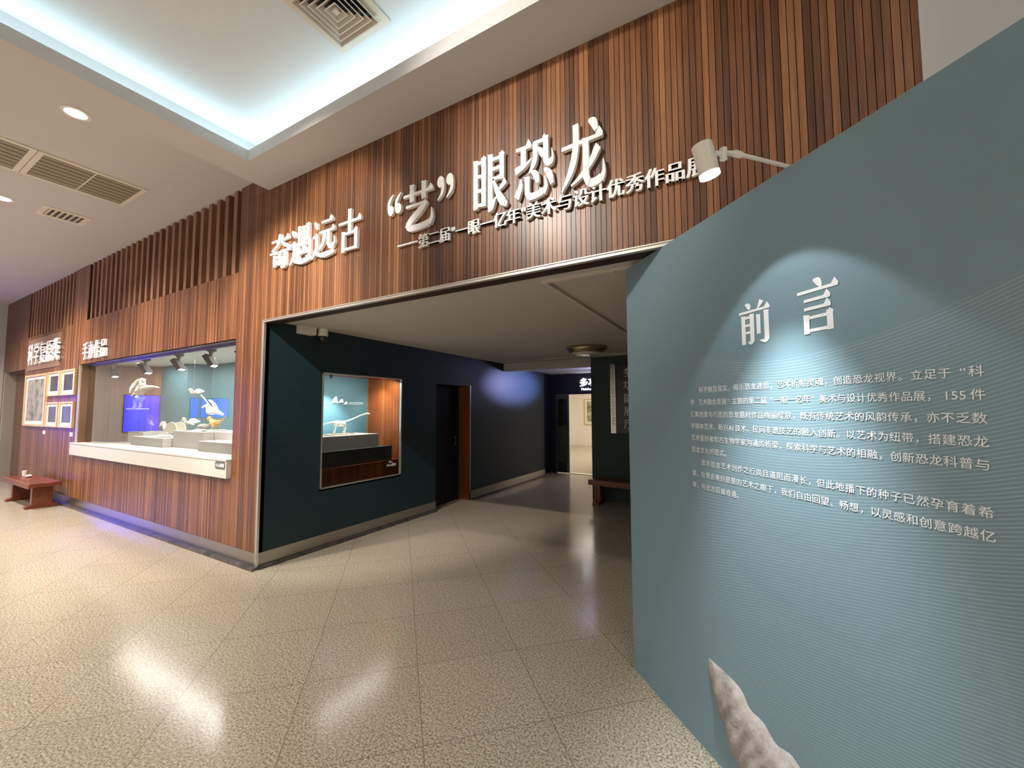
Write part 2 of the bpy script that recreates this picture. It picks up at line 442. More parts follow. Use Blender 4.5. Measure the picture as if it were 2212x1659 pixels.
struct('floor_case', MB().quad((VX0,0.0,VZ0), (VX1,0.0,VZ0), (VX1,1.2,VZ0), (-5.0,1.2,VZ0), (VX0,0.1,VZ0)), m_sill)
struct('ceiling_case', MB().box(-5.9, VX1, 0.10, 1.3, VZ1+0.012, VZ1+0.03), m_white)
m_headrail = base('head_rail', srgb(120,112,110), 0.3, 0.7)
struct('trim_case_head', MB().box(VX0-0.02, VX1, 0.0, 0.10, VZ1-0.002, VZ1+0.014).box(VX0, VX1, 0.085, 0.115, VZ1-0.035, VZ1), m_headrail)
struct('trim_case_jamb', MB().box(VX0-0.06, VX0-0.02, -0.012, 0.05, VZ0, VZ1), m_alu)
w = sgroup('window_1', (-3.1, 0.1, VZ0))
xs = [VX0, -4.62, -2.98, -1.5, VX1-0.012]
for a, b in zip(xs[:-1], xs[1:]):
    obj('glass_pane', MB().quad((a+0.003,0.10,VZ0+0.01), (b-0.003,0.10,VZ0+0.01), (b-0.003,0.10,VZ1-0.01), (a+0.003,0.10,VZ1-0.01)), m_pane, w)
# white boxed sill in front
s = sgroup('trim_case_sill', (-3.1, -0.03, 0.9))
obj('sill_front', MB().box(VX0-0.14, VX1, -0.05, 0.012, 0.896, 1.082), m_sill, s)
obj('sill_cap', MB().box(VX0-0.14, VX1, -0.056, 0.10, 1.086, 1.104).box(VX0-0.13, VX1, -0.046, 0.09, 1.08, 1.088), m_sill, s)
# ------------------------------------------------------------------ corridor
NY0, NY1, NZ0, NZ1 = 0.72, 2.045, 0.70, 2.118
CY0, CY1, CDZ = 2.83, 3.79, 2.09
def xwall(mb, y0, y1, z0, z1): mb.box(-0.05, 0.0, y0, y1, z0, z1)
mb = MB()
xwall(mb, 0.012, NY0, 0, HC2); xwall(mb, NY0, NY1, 0, NZ0); xwall(mb, NY0, NY1, NZ1, HC2)
xwall(mb, NY1, CY0, 0, HC2); xwall(mb, CY0, CY1, CDZ, HC2); xwall(mb, CY1, 7.0, 0, HC2)
struct('wall_corridor_left', mb, m_teal)
struct('baseboard_corridor', MB().box(0.0, 0.008, 0.012, CY0, 0.03, 0.1625).box(0.0, 0.008, CY1, 7.0, 0.03, 0.1625), m_steel)
struct('trim_corridor_plinth', MB().box(0.0, 0.045, 0.012, CY0, 0, 0.03).box(0.0, 0.045, CY1, 7.0, 0, 0.03), m_marble)
struct('ceiling_corridor', MB().box(-0.05, 5.3, 0.15, 5.0, HC2, HC2+0.05), m_cceil)
struct('trim_corridor_beam', MB().box(0.0, 5.3, 5.0, 5.18, 2.465, HC2+0.05), m_cceil)
struct('ceiling_corridor_end', MB().box(-0.05, 5.3, 5.18, 7.7, 2.585, 2.64), m_cceil)
m_green = plain('dark_green_paint', (38,60,58), 0.6, var=0.05)
struct('wall_corridor_block', MB().box(1.93, 5.3, 4.99, 5.14, 0, HC2), m_green)
struct('wall_corridor_right', MB().box(5.2, 5.3, 0.15, 7.7, 0, HC2), m_green)
struct('wall_block_side', MB().box(1.93, 2.05, 5.14, 7.6, 0, HC2), m_green)
# corridor doorway
d = sgroup('door_2', (-0.2, 3.3, 0))
obj('door_leaf', MB().box(-0.28, -0.24, CY0, CY1, 0, CDZ), m_void, d)
obj('door_frame', MB().box(-0.24, 0.0, CY1-0.03, CY1, 0, CDZ), m_jamb, d)
obj('door_casing', MB().box(-0.0, 0.008, CY1, CY1+0.012, 0.0, CDZ+0.012), m_alu, d)
obj('door_lining', MB().box(-0.24, -0.05, CY0-0.03, CY0, 0, CDZ).box(-0.24, -0.05, CY0, CY1-0.03, CDZ-0.002, CDZ+0.03), m_void, d)
hd = obj('door_handle', MB().tube([(-0.235,3.62,1.02),(-0.20,3.62,1.02),(-0.20,3.62,1.16),(-0.235,3.62,1.16)], 0.008, 8), m_steel, d)
# end of the corridor: header, door, gallery beyond
m_navy = plain('navy_header', (22,24,42), 0.5, var=0.05)
struct('wall_corridor_end', MB().box(-0.2, 2.05, 7.6, 7.72, 2.05, 2.64).box(-0.2, 0.05, 7.6, 7.72, 0, 2.05).box(1.72, 2.05, 7.6, 7.72, 0, 2.05), m_navy)
struct('wall_corridor_left_end', MB().box(-0.2, -0.14, 7.0, 7.6, 0, HC2).box(-0.2, 0.0, 6.99, 7.0, 0, HC2), m_navy)
d = sgroup('door_3', (0.24, 7.6, 0))
fr = MB().box(0.05, 0.11, 7.585, 7.63, 0.02, 2.045).box(0.36, 0.42, 7.585, 7.63, 0.02, 2.045).box(0.11, 0.36, 7.585, 7.63, 1.93, 2.045).box(0.11, 0.36, 7.585, 7.63, 0.02, 0.30)
m_dframe = base('grey_door_metal', srgb(96,98,96), 0.4, 0.6)
obj('door_frame', fr, m_dframe, d)
obj('glass_pane', MB().box(0.11, 0.36, 7.6, 7.61, 0.30, 1.93), m_smoke, d)
obj('kick_plate', MB().box(0.115, 0.355, 7.578, 7.585, 0.04, 0.28), m_black, d)
obj('door_handle', MB().tube([(0.10,7.585,0.95),(0.10,7.54,0.95),(0.10,7.54,1.40),(0.10,7.585,1.40)], 0.014, 8), m_black, d)
struct('trim_door_threshold', MB().box(0.42, 1.72, 7.6, 7.72, 0.0, 0.012), m_alu)
mb = MB().box(-2.85, -2.75, 7.72, 15.9, 0, 3.3).box(-2.85, 4.1, 15.8, 15.95, 0, 3.3).box(4.0, 4.1, 7.72, 15.9, 0, 3.3).box(-2.75, -0.2, 7.72, 7.8, 0, 3.3).box(2.05, 4.0, 7.72, 7.8, 0, 3.3).box(-0.2, 2.05, 7.72, 7.8, 2.64, 3.3)
struct('wall_gallery', mb, m_gal)
struct('ceiling_gallery', MB().box(-2.85, 4.1, 7.72, 15.95, 3.3, 3.4), m_gal)
lamp_area('gallery_light', (0.4, 11.8, 3.25), 3.0, 190, (1.0, 0.90, 0.76), (0,0,-1), 6.0)
# niche window in the corridor wall
mb = MB().quad((-0.74,NY0-0.02,NZ0), (-0.74,NY1,NZ0), (-0.74,NY1,NZ1+0.05), (-0.74,NY0-0.02,NZ1+0.05))
struct('wall_niche_back', mb, m_teal2)
m_niche = wood('niche_veneer', (84,38,14), (146,80,36), (190,116,62), pitch=0.06, axis=0, rough=0.38, strip=0.3, grain=26)
m_niche_y = wood('niche_veneer_front', (84,38,14), (146,80,36), (190,116,62), pitch=0.06, axis=1, rough=0.38, strip=0.3, grain=26)
struct('wall_niche_side', MB().quad((-0.74,NY1,NZ0), (0,NY1,NZ0), (0,NY1,NZ1+0.05), (-0.74,NY1,NZ1+0.05)), m_niche)
struct('wall_niche_left', MB().quad((-0.74,NY0-0.02,NZ0), (-0.05,NY0-0.02,NZ0), (-0.05,NY0-0.02,NZ1+0.05), (-0.74,NY0-0.02,NZ1+0.05)), m_teal2)
struct('ceiling_niche', MB().box(-0.74, -0.05, NY0-0.02, NY1, NZ1+0.03, NZ1+0.05), m_niche)
struct('floor_niche', MB().box(-0.74, -0.0, NY0-0.02, NY1, NZ0-0.02, NZ0), m_niche)
w = sgroup('window_2', (-0.01, 1.38, NZ0))
t_ = 0.014
fr = MB().box(-0.03, 0.006, NY0-0.002, NY0+t_, NZ0, NZ1).box(-0.03, 0.006, NY1-t_, NY1+0.002, NZ0, NZ1).box(-0.03, 0.006, NY0, NY1, NZ1-t_, NZ1).box(-0.03, 0.006, NY0, NY1, NZ0, NZ0+t_)
obj('window_frame', fr, m_alu, w)
obj('glass_pane', MB().quad((-0.012,NY0+t_,NZ0+t_), (-0.012,NY1-t_,NZ0+t_), (-0.012,NY1-t_,NZ1-t_), (-0.012,NY0+t_,NZ1-t_)), m_pane, w)
# ------------------------------------------------------------------ lettering
_gc = {}
def glyph(ch):
    """outline of one character from the built-in font as flat triangles/ngons: (verts2d, faces)"""
    if ch in _gc: return _gc[ch]
    c = bpy.data.curves.new('t', 'FONT'); c.body = ch; c.size = 1.0; c.resolution_u = 3
    o = bpy.data.objects.new('t', c); COL.objects.link(o)
    dg = bpy.context.evaluated_depsgraph_get(); dg.update()
    me = bpy.data.meshes.new_from_object(o.evaluated_get(dg))
    r = ([(v.co.x, v.co.y) for v in me.vertices], [tuple(p.vertices) for p in me.polygons])
    bpy.data.objects.remove(o); bpy.data.curves.remove(c); bpy.data.meshes.remove(me)
    _gc[ch] = r; return r
def bbox(vs):
    xs = [v[0] for v in vs]; ys = [v[1] for v in vs]
    return min(xs), max(xs), min(ys), max(ys)
_ref = bbox(glyph('国')[0])
EM = (_ref[1]-_ref[0])/0.82; EMX = (_ref[0]+_ref[1])/2; EMY = (_ref[2]+_ref[3])/2
def put_flat(mb, ch, o, ux, uy, size, smear=0.0, latin=False):
    """add a flat character whose square cell of edge `size` is centred at o"""
    vs, fs = glyph(ch)
    if not vs: return
    b = bbox(vs); ccx = (b[0]+b[1])/2 if latin else EMX
    if ch in '“”': ccx = (b[0]+b[1])/2
    k = size/EM; o = Vector(o)
    up_ = ux.cross(uy)
    for j, dx in enumerate((0.0,) if not smear else (-smear, -smear/3, smear/3, smear)):
        mb.add([o+up_*(0.00015*j)+ux*((x-ccx)*k+dx)+uy*((y-EMY)*k) for x, y in vs], fs)
def put_solid(mb, ch, o, ux, uy, un, size, h, smear=0.0, sx=1.0, latin=False):
    """the same as a raised letter of depth h"""
    vs, fs = glyph(ch)
    b = bbox(vs); k = size/EM; o = Vector(o); ccx = (b[0]+b[1])/2 if latin else EMX
    cnt = {}
    for f in fs:
        for i in range(len(f)):
            e = (f[i], f[(i+1) % len(f)]); cnt[frozenset(e)] = None if frozenset(e) in cnt else e
    edges = [e for e in cnt.values() if e]
    n = len(vs)
    for j, dx in enumerate((0.0,) if not smear else (-smear, -smear/3, smear/3, smear)):
        p = [o+ux*(((x-ccx)*k)*sx+dx)+uy*((y-EMY)*k) for x, y in vs]
        mb.add(p+[q+un*(h+0.0004*j) for q in p], [tuple(i+n for i in f) for f in fs]+[(a, b2, b2+n, a+n) for a, b2 in edges])
# Song-style display characters drawn stroke by stroke on a 100 x 100 cell
def s_h(x0, y0, x1, y1=None, w=6, serif=1.0):
    y1 = y0 if y1 is None else y1
    out = [[(x0, y0-w/2), (x1, y1-w/2), (x1, y1+w/2), (x0, y0+w/2)]]
    if serif: out.append([(x1-17*serif, y1), (x1, y1-w/2), (x1+1, y1+w/2), (x1-7*serif, y1+13*serif)])
    return out
def s_v(x, y0, y1, w=14, cap=4):
    return [[(x-w/2, y1), (x+w/2, y1), (x+w/2, y0-2), (x+w/2+1, y0+cap*0.6), (x-w/2-1, y0+cap), (x-w/2, y0-3)]]
def s_p(pts, ws, k=5):
    d = smooth_path([tuple(p)+(w,) for p, w in zip(pts, ws)], k); L, R = [], []
    for i, (x, y, w) in enumerate(d):
        a = d[max(i-1, 0)]; b = d[min(i+1, len(d)-1)]
        tx, ty = b[0]-a[0], b[1]-a[1]; l = math.hypot(tx, ty) or 1
        L.append((x-ty/l*w/2, y+tx/l*w/2)); R.append((x+ty/l*w/2, y-tx/l*w/2))
    # short quads keep the outline free of self-crossing
    return [[L[i], R[i], R[i+1], L[i+1]] for i in range(len(d)-1)]
def s_box(x0, x1, y0, y1, w=13, mids=(), h=6):
    o = s_v(x0, y1+3, y0-6, w)+s_v(x1, y1+4, y0-4, w)+s_h(x0, y1, x1, w=h, serif=0)+s_h(x0, y0, x1, w=h, serif=0)
    o += [[(x1-9, y1+2), (x1+w/2, y1+2), (x1+w/2+2, y1+5), (x1, y1+11)]]
    for m in mids: o += s_h(x0, m, x1, w=h, serif=0)
    return o
def walk_radical():
    return (s_p([(7,94),(16,86),(22,74)], [4,13,5])+s_h(2,56,22,w=6,serif=0.7)+s_v(20,57,22,12)
            + s_p([(20,24),(14,16),(2,3)], [12,13,5])+s_p([(13,17),(30,8),(60,5),(98,8)], [5,9,13,9])+s_p([(88,8),(98,10)], [12,3]))
SONG = {
 '古': s_h(3,72,97)+s_v(50,99,46)+s_box(24,77,8,45),
 '艺': s_h(3,80,97)+s_v(31,99,64)+s_v(69,99,64)+s_h(12,55,78,serif=0)
      + s_p([(78,56),(58,40),(32,24),(18,12)], [11,16,16,15])+s_p([(17,16),(26,6),(60,5),(86,8)], [13,14,13,14])+s_p([(86,6),(95,18),(94,38)], [13,9,2]),
 '眼': s_box(10,33,14,88,13,(64,39))+s_v(52,93,6,13)+s_box(52,84,52,86,12,(69,))
      + s_p([(46,3),(56,6),(68,20)], [12,13,3])+s_p([(94,44),(84,36),(72,30)], [11,8,3])+s_p([(60,52),(72,28),(86,10),(98,3)], [4,12,16,7]),
 '恐': s_h(3,88,44)+s_v(23,87,54)+s_p([(1,51),(10,54),(24,56),(46,66)], [12,12,7,3])
      + s_p([(55,92),(55,72),(50,56),(38,42)], [13,13,11,3])+s_h(52,90,84,serif=0.8)+s_v(82,93,58,13)+s_p([(80,60),(86,50),(97,52)], [12,11,11])+s_p([(95,50),(99,58),(97,72)], [9,6,2])+s_p([(62,80),(70,72),(74,62)], [4,12,6])
      + s_p([(17,36),(15,24),(4,6)], [3,11,15])+s_v(33,34,8,13)+s_p([(32,12),(40,3),(60,3),(74,6)], [12,12,11,13])+s_p([(74,4),(82,14),(79,30)], [12,8,2])
      + s_p([(44,44),(56,36),(62,22)], [4,14,7])+s_p([(78,42),(90,32),(97,14)], [4,14,9]),
 '龙': s_h(2,67,97,72)+s_p([(36,99),(36,66),(26,34),(2,2)], [14,14,13,3])+s_v(59,70,14,14)
      + s_p([(58,18),(66,6),(80,5),(92,8)], [13,13,12,13])+s_p([(92,6),(99,16),(98,34)], [12,8,2])
      + s_p([(88,56),(70,36),(46,18),(24,8)], [14,11,7,3])+s_p([(66,98),(78,92),(84,80)], [4,15,8]),
 '奇': s_h(8,82,92)+s_p([(50,99),(46,82),(34,66),(10,56)], [14,13,9,3])+s_p([(54,78),(72,66),(90,58)], [4,11,10])+s_h(1,48,99)
      + s_box(24,50,14,34,11)+s_v(76,48,6,14)+s_p([(77,8),(70,2),(56,4)], [14,9,3]),
 '遇': walk_radical()+s_box(44,84,62,94,12,(78,))+s_v(64,95,26,12)+s_v(38,52,14,12)+s_h(38,50,92,serif=0)+s_v(92,55,18,12)+s_p([(92,20),(86,14),(76,17)], [12,9,3])
      + s_p([(46,28),(60,30),(76,36)], [8,6,4])+s_p([(70,42),(78,34),(80,25)], [3,9,6]),
 '远': walk_radical()+s_h(42,88,90)+s_h(33,63,98)+s_p([(54,63),(52,46),(46,32),(32,20)], [13,13,10,3])+s_v(73,63,28,13)
      + s_p([(73,32),(80,22),(94,25)], [12,11,12])+s_p([(93,23),(99,30),(97,46)], [10,7,2]),
 '前': s_p([(24,99),(34,93),(38,84)], [4,13,6])+s_p([(76,99),(70,90),(62,82)], [14,10,3])+s_h(2,79,98)
      + s_v(16,68,0,13)+s_h(16,65,46,serif=0)+s_v(44,69,4,13)+s_p([(45,7),(39,2),(30,5)], [12,9,3])+s_h(16,46,44,serif=0)+s_h(16,28,44,serif=0)
      + s_v(64,64,20,12)+s_v(88,70,4,14)+s_p([(89,7),(82,1),(68,4)], [13,9,3]),
 '言': s_p([(42,99),(54,94),(60,83)], [4,14,6])+s_h(2,80,98)+s_h(18,63,80)+s_h(18,47,80)+s_box(23,77,6,30,14),
 '“': [], '”': [],
}
def quote(flip):
    o = []
    for cxq in (28, 72):
        c = [(cxq+17*math.cos(a*math.pi/10), 32+17*math.sin(a*math.pi/10)) for a in range(20)]
        t = s_p([(cxq-14,34),(cxq-10,60),(cxq+4,76),(cxq+16,84)], [9,14,8,2])
        o.append(c); o += t
    if flip: o = [[(100-x, 110-y) for x, y in p] for p in o]
    return o
SONG['“'] = quote(False); SONG['”'] = quote(True)
def put_song(mb, ch, x0, x1, y0, y1, o, ux, uy, un, h):
    """stroke polygons scaled into the rectangle x0..x1, y0..y1 of the frame (o, ux, uy)"""
    P = SONG[ch]; b = bbox([q for p in P for q in p]); o = Vector(o)
    un = Vector(un)
    for j, p in enumerate(P):
        q = [(x0+(x-b[0])/(b[1]-b[0])*(x1-x0), y0+(y-b[2])/(b[3]-b[2])*(y1-y0)) for x, y in p]
        if h: mb.prism(q, o, ux, uy, un, h+(j%23)*0.00018)
        else: mb.quad(*[o+un*(0.0001*(j%17))+ux*x+uy*y for x, y in q])
XX, ZZ, NY = Vector((1,0,0)), Vector((0,0,1)), Vector((0,-1,0))
# ------------------------------------------------------------------ raised title on the fascia
MAIN = [('奇',0.121,0.480,3.12,3.50,'first of the long title row'), ('遇',0.480,0.825,3.11,3.52,'second of the long title row'),
        ('远',0.845,1.188,3.11,3.51,'third of the long title row'), ('古',1.232,1.542,3.10,3.50,'fourth of the long title row'),
        ('“',1.872,2.034,3.30,3.48,''), ('艺',2.055,2.380,3.11,3.51,''), ('”',2.420,2.580,3.30,3.49,''),
        ('眼',2.765,3.065,3.085,3.53,''), ('恐',3.118,3.424,3.085,3.53,''), ('龙',3.476,3.775,3.06,3.515,'')]
note = {'艺':'between the two curly quote marks', '“':'', '”':'', '眼':'right after the closing quote mark', '恐':'second from the right end', '龙':'at the right end of the large row'}
for ch, x0, x1, z0, z1, w in MAIN:
    mb = MB(); put_song(mb, ch, x0, x1, z0, z1, (0,-0.006,0), XX, ZZ, NY, 0.027)
    if ch in '“”': lab = 'large raised white %s quote mark %s 艺 on the wooden fascia' % (('opening','before') if ch == '“' else ('closing','after'))
    else: lab = 'large raised white character %s on the wooden fascia, %s' % (ch, w or note[ch])
    tag(obj('sign_character', mb, m_letter), lab, 'sign letter', 'large title characters on the wooden fascia')
SUB = [('第',2.272),('二',2.380),('届',2.492),('"',2.574),('一',2.653),('眼',2.766),('一',2.880),('亿',2.995),('年',3.105),('"',3.188),('美',3.264),('术',3.379),('与',3.493),('设',3.607),('计',3.718),('优',3.832),('秀',3.948),('作',4.062),('品',4.176),('展',4.292)]
seen = {}
for ch, x in SUB:
    mb = MB(); seen[ch] = seen.get(ch, 0)+1
    if ch == '"': put_solid(mb, ch, (x,-0.005,3.012), XX, ZZ, NY, 0.118, 0.02, 0.003, latin=True)
    else: put_solid(mb, ch, (x,-0.005,3.012), XX, ZZ, NY, 0.124, 0.02, 0.0042, sx=0.93)
    if ch == '一': lab = 'small raised white character 一 in the lower title line, just before %s' % ('眼' if seen[ch] == 1 else '亿')
    elif ch == '"': lab = 'small raised white straight quote mark in the lower title line, after %s' % ('届' if seen[ch] == 1 else '年')
    elif ch == '展': lab = 'small raised white character 展 half hidden behind the white spotlight'
    else: lab = 'small raised white character %s in the lower title line on the fascia' % ch
    tag(obj('sign_character', mb, m_letter), lab, 'sign letter', 'small characters of the lower title line')
for x0, x1, w in ((1.985, 2.096, 'left'), (2.100, 2.212, 'right')):
    tag(obj('sign_dash', MB().box(x0, x1, -0.026, -0.005, 3.017, 3.027), m_letter), '%s half of the thin raised white dash before 第 on the fascia' % w, 'sign letter', 'small characters of the lower title line')
# section titles on the front wall
for i, ch in enumerate('手办作品'):
    mb = MB(); put_solid(mb, ch, (-5.39+i*0.275,-0.004,2.675), XX, ZZ, NY, 0.325, 0.03, 0.012, sx=0.80)
    tag(obj('sign_character', mb, m_letter), 'raised white character %s on the wood above the display window' % ch, 'sign letter', 'four section title characters above the display window')
pl = thing('title_plate', 'clear plate with raised white characters 科学复原类 above the framed pictures', 'sign', (-7.95,-0.01,2.84))
m_acryl = plain('acrylic_plate', (142,112,92), 0.3)
obj('plate', MB().box(-9.04, -6.85, -0.012, -0.001, 2.51, 3.17), m_acryl, pl)
for i, ch in enumerate('科学复原类'):
    mb = MB(); put_solid(mb, ch, (-8.68+i*0.42,-0.012,2.83), XX, ZZ, NY, 0.48, 0.03, 0.016, sx=0.82)
    obj('character', mb, m_letter, pl)
# ------------------------------------------------------------------ introduction panel set at 45 degrees
P0 = Vector((3.8077, 0.2826, 0)); PD = Vector((0.69971, -0.71443, 0)); PN = Vector((-0.71443, -0.69971, 0))
PH = 2.592
def panel_mat():
    m = base('printed_panel', rough=0.62, spec=0.4); t = NT(m); b = t.n['Principled BSDF']
    p = t.pos(); dn = t.node('ShaderNodeVectorMath', operation='DOT_PRODUCT'); t.put(dn.inputs[0], p); dn.inputs[1].default_value = PD
    s = t.math('SUBTRACT', dn.outputs['Value'], P0.dot(PD)); z = t.xyz(p)[2]
    # printed contour lines: shallow bowls above the text, rising straight lines lower down
    def mr(v, a, c, x=0.0, y=1.0):
        n = t.node('ShaderNodeMapRange', interpolation_type='SMOOTHSTEP'); t.put(n.inputs[0], v)
        for i, q in ((1,a),(2,c),(3,x),(4,y)): n.inputs[i].default_value = q
        return n.outputs[0]
    d = t.math('SUBTRACT', s, 1.17)
    bowl = t.math('MULTIPLY', t.math('MULTIPLY', d, d), 0.30)
    w = mr(z, 0.75, 1.75)
    h = t.math('ADD', t.math('MULTIPLY', bowl, w), t.math('MULTIPLY', t.math('MULTIPLY', d, 0.26), t.math('SUBTRACT', 1.0, w)))
    wob = t.math('MULTIPLY', t.noise(t.comb(s, z, 0.0), 1.3, 2), 0.05)
    f = t.math('FRACT', t.math('DIVIDE', t.math('ADD', t.math('SUBTRACT', z, h), t.math('ADD', wob, 5.0)), 0.0112))
    tri = t.math('ABSOLUTE', t.math('SUBTRACT', f, 0.5))
    line = mr(tri, 0.10, 0.17, 1.0, 0.0)
    top = mr(t.math('SUBTRACT', z, bowl), 1.84, 1.862, 1.0, 0.0)
    fade = t.math('MULTIPLY', mr(s, 0.58, 0.78), mr(z, 0.15, 0.55))
    br = t.noise(t.comb(t.math('MULTIPLY', s, 2.0), t.math('MULTIPLY', z, 60.0), 0.0), 2.0, 2)
    a = t.math('MULTIPLY', t.math('MULTIPLY', line, top), t.math('MULTIPLY', fade, t.math('ADD', 0.03, t.math('MULTIPLY', br, 0.42))))
    n = t.noise(p, 2.5, 4)
    c = t.mix(n, srgb(114,140,148), srgb(121,147,156))
    # scuffs near the foot of the board
    sc = t.noise(t.mapping(p, (6,6,14)), 2.2, 4, 0.6)
    sm = t.math('MULTIPLY', t.math('MULTIPLY', t.ramp(sc, [(0.55,(0,0,0,1)),(0.7,(1,1,1,1))]), mr(z, 0.05, 0.28, 1.0, 0.0)), mr(s, 0.1, 0.5, 0.35, 0.0))
    c = t.mix(sm, c, srgb(62,78,84))
    c = t.mix(a, c, srgb(196,212,216))
    t.t.links.new(c, b.inputs['Base Color'])
    return m
pan = thing('intro_panel', 'tall grey-teal introduction board printed with 前言 and white text, standing at an angle', 'information board', P0+PD*1.3)
obj('board', MB().obox(P0-PN*0.07, PD*2.62, PN*0.07, (0,0,PH)), panel_mat(), pan)
obj('top_edge', MB().obox(P0-PN*0.07+ZZ*PH, PD*2.62, PN*0.0705, (0,0,0.002)), m_panelback, pan)
fo = P0+PN*0.0012
for ch, x0, x1, z0, z1 in (('前',0.955,1.115,1.925,2.112), ('言',1.238,1.392,1.925,2.125)):
    mb = MB(); put_song(mb, ch, x0, x1, z0, z1, fo, PD, ZZ, PN, 0)
    obj('title_character', mb, m_print, pan)
TXT = [(1.747,0.680,'科学触及现实，揭示恐龙迷思；艺术折射灵魂，创造恐龙视界。立足于“科',1.742),
 (1.686,0.613,'学·艺术融合发展”主题的第二届“一眼一亿年”美术与设计优秀作品展，@件',1.742),
 (1.625,0.613,'汇集创意与巧思的恐龙题材作品绚丽绽放，既有传统艺术的风韵传承，亦不乏数',1.742),
 (1.565,0.613,'字媒体艺术、新兴#技术、民间非遗技艺的融入创新。以艺术为纽带，搭建恐龙',1.742),
 (1.506,0.613,'艺术爱好者和古生物学家沟通的桥梁，探索科学与艺术的相融，创新恐龙科普与',1.742),
 (1.446,0.613,'恐龙文化的范式。',None),
 (1.386,0.680,'或许恐龙艺术创作之行尚且道阻而漫长，但此地播下的种子已然孕育着希',1.742),
 (1.327,0.613,'望，在饱含美好愿景的艺术之眼下，我们自由回望、畅想，以灵感和创意跨越亿',1.742),
 (1.268,0.613,'年，与远古巨兽奇遇。',None)]
for z, s0, line, s1 in TXT:
    cells = [(c, 1.0) for c in line]
    cells = [(c, 2.0 if c == '@' else (1.2 if c == '#' else 1.0)) for c, w in cells]
    tot = sum(w for c, w in cells); pitch = (s1-s0)/tot if s1 else 0.0323
    mb = MB(); s = s0
    for c, w in cells:
        o = fo+PD*(s+pitch*w/2)+ZZ*z
        if c in '@#':
            for i, q in enumerate('155' if c == '@' else 'AI'):
                n = 3 if c == '@' else 2
                put_flat(mb, q, o+PD*pitch*w*((i+0.5)/n-0.5)*0.8, PD, ZZ, 0.033, latin=True)
        elif c in '，。；、': put_flat(mb, c, o, PD, ZZ, 0.033)
        elif c in '“”': put_flat(mb, c, o+PD*(0.006 if c == '“' else -0.006), PD, ZZ, 0.034)
        else: put_flat(mb, c, o, PD, ZZ, 0.0315, 0.00035)
        s += pitch*w
    obj('text_line', mb, m_print, pan, recalc=False)
# stone-like tapering tail that rises from the floor across the board
m_stone = base('tail_stone', rough=0.8); t = NT(m_stone); b_ = t.n['Principled BSDF']
n1 = t.noise(t.pos(), 9, 5, 0.62); n2 = t.noise(t.pos(), 70, 3, 0.6)
cc = t.ramp(t.math('ADD', t.math('MULTIPLY', n1, 0.7), t.math('MULTIPLY', n2, 0.3)), [(0.30, srgb(116,110,103)), (0.5, srgb(158,148,142)), (0.72, srgb(182,172,166))])
t.t.links.new(cc, b_.inputs['Base Color']); t.t.links.new(t.bump(t.math('ADD', n1, t.math('MULTIPLY', n2, 0.25)), 0.5, 0.02), b_.inputs['Normal'])
Lp = smooth_path([(0.690,0.452),(0.704,0.37),(0.748,0.284),(0.79,0.211),(0.836,0.146),(0.875,0.094),(0.925,0.035),(0.952,0.003)], 6)
Rp = smooth_path([(0.696,0.452),(0.80,0.446),(0.888,0.428),(0.935,0.378),(1.0,0.370),(1.06,0.330),(1.13,0.338),(1.21,0.285)], 6)
mb = MB(); NS = 12; rows = []
for i, (a, c) in enumerate(zip(Lp, Rp)):
    wd = math.hypot(c[0]-a[0], c[1]-a[1]); row = []
    for j in range(NS+1):
        f = j/NS; hgt = math.sqrt(max(0, 1-(2*f-1)**2))*wd*0.20
        hgt *= 1+0.16*math.sin(i*0.55+f*7)+0.10*math.sin(i*1.3+f*3)
        row.append(P0+PD*(a[0]+(c[0]-a[0])*f)+ZZ*max(0.002, a[1]+(c[1]-a[1])*f)+PN*(0.0005+hgt))
    rows.append(row)
w_ = NS+1
mb.add([q for r in rows for q in r], [(i*w_+j, i*w_+j+1, (i+1)*w_+j+1, (i+1)*w_+j) for i in range(len(rows)-1) for j in range(NS)])
tag(obj('dinosaur_tail', mb, m_stone, pan, smooth=True), 'grey-brown stone-textured tail in relief')
# spotlight on a bent arm over the board
A0 = P0+PD*1.215
def ap(t, z): return A0+PN*t+ZZ*(2.60+z)
lm = thing('arm_spotlight', 'white cylinder spotlight on a bent arm reaching from the top of the introduction board', 'spotlight', ap(0.0,0.0))
m_lampw = plain('white_lamp_paint', (232,228,216), 0.4, var=0.01)
obj('arm', MB().tube([ap(-0.045,0.002), ap(-0.02,0.002), ap(0.235,0.016)], 0.0075, 12), m_lampw, lm)
obj('joint', MB().tube([ap(0.212,0.014), ap(0.245,0.016)], 0.0125, 14).tube([ap(0.245,0.016), ap(0.335,0.0)], 0.0095, 12), m_lampw, lm, smooth=False)
obj('knob', MB().tube([ap(0.293,0.026)-PD*0.0, ap(0.293,-0.016)], [0.014,0.014], 14), m_lampw, lm)
hc = ap(0.372,-0.033); ax = (ZZ*0.95-PN*(-0.29)).normalized()
ax = (ZZ+PN*0.29).normalized()
obj('head', MB().lathe([(0.033,0.062),(0.036,0.058),(0.036,-0.048),(0.033,-0.048),(0.033,0.040)], hc, ax, 32, caps=True), m_lampw, lm, smooth=False)
m_lens = glow('lamp_lens', (1.0,0.96,0.90,1), 9.0)
obj('lens', MB().lathe([(0.0355,-0.062),(0.0355,-0.0485)], hc, ax, 32), m_lens, lm)
lamp_spot('arm_spotlight_beam', hc-ax*0.066, hc-ax*1.0, 13, (0.90,0.97,1.0), 80, 0.22, 0.02)
lamp_spot('arm_spotlight_beam', hc-ax*0.066, P0+PD*1.16+ZZ*0.62, 200, (0.86,0.95,1.0), 50, 1.0, 0.02)
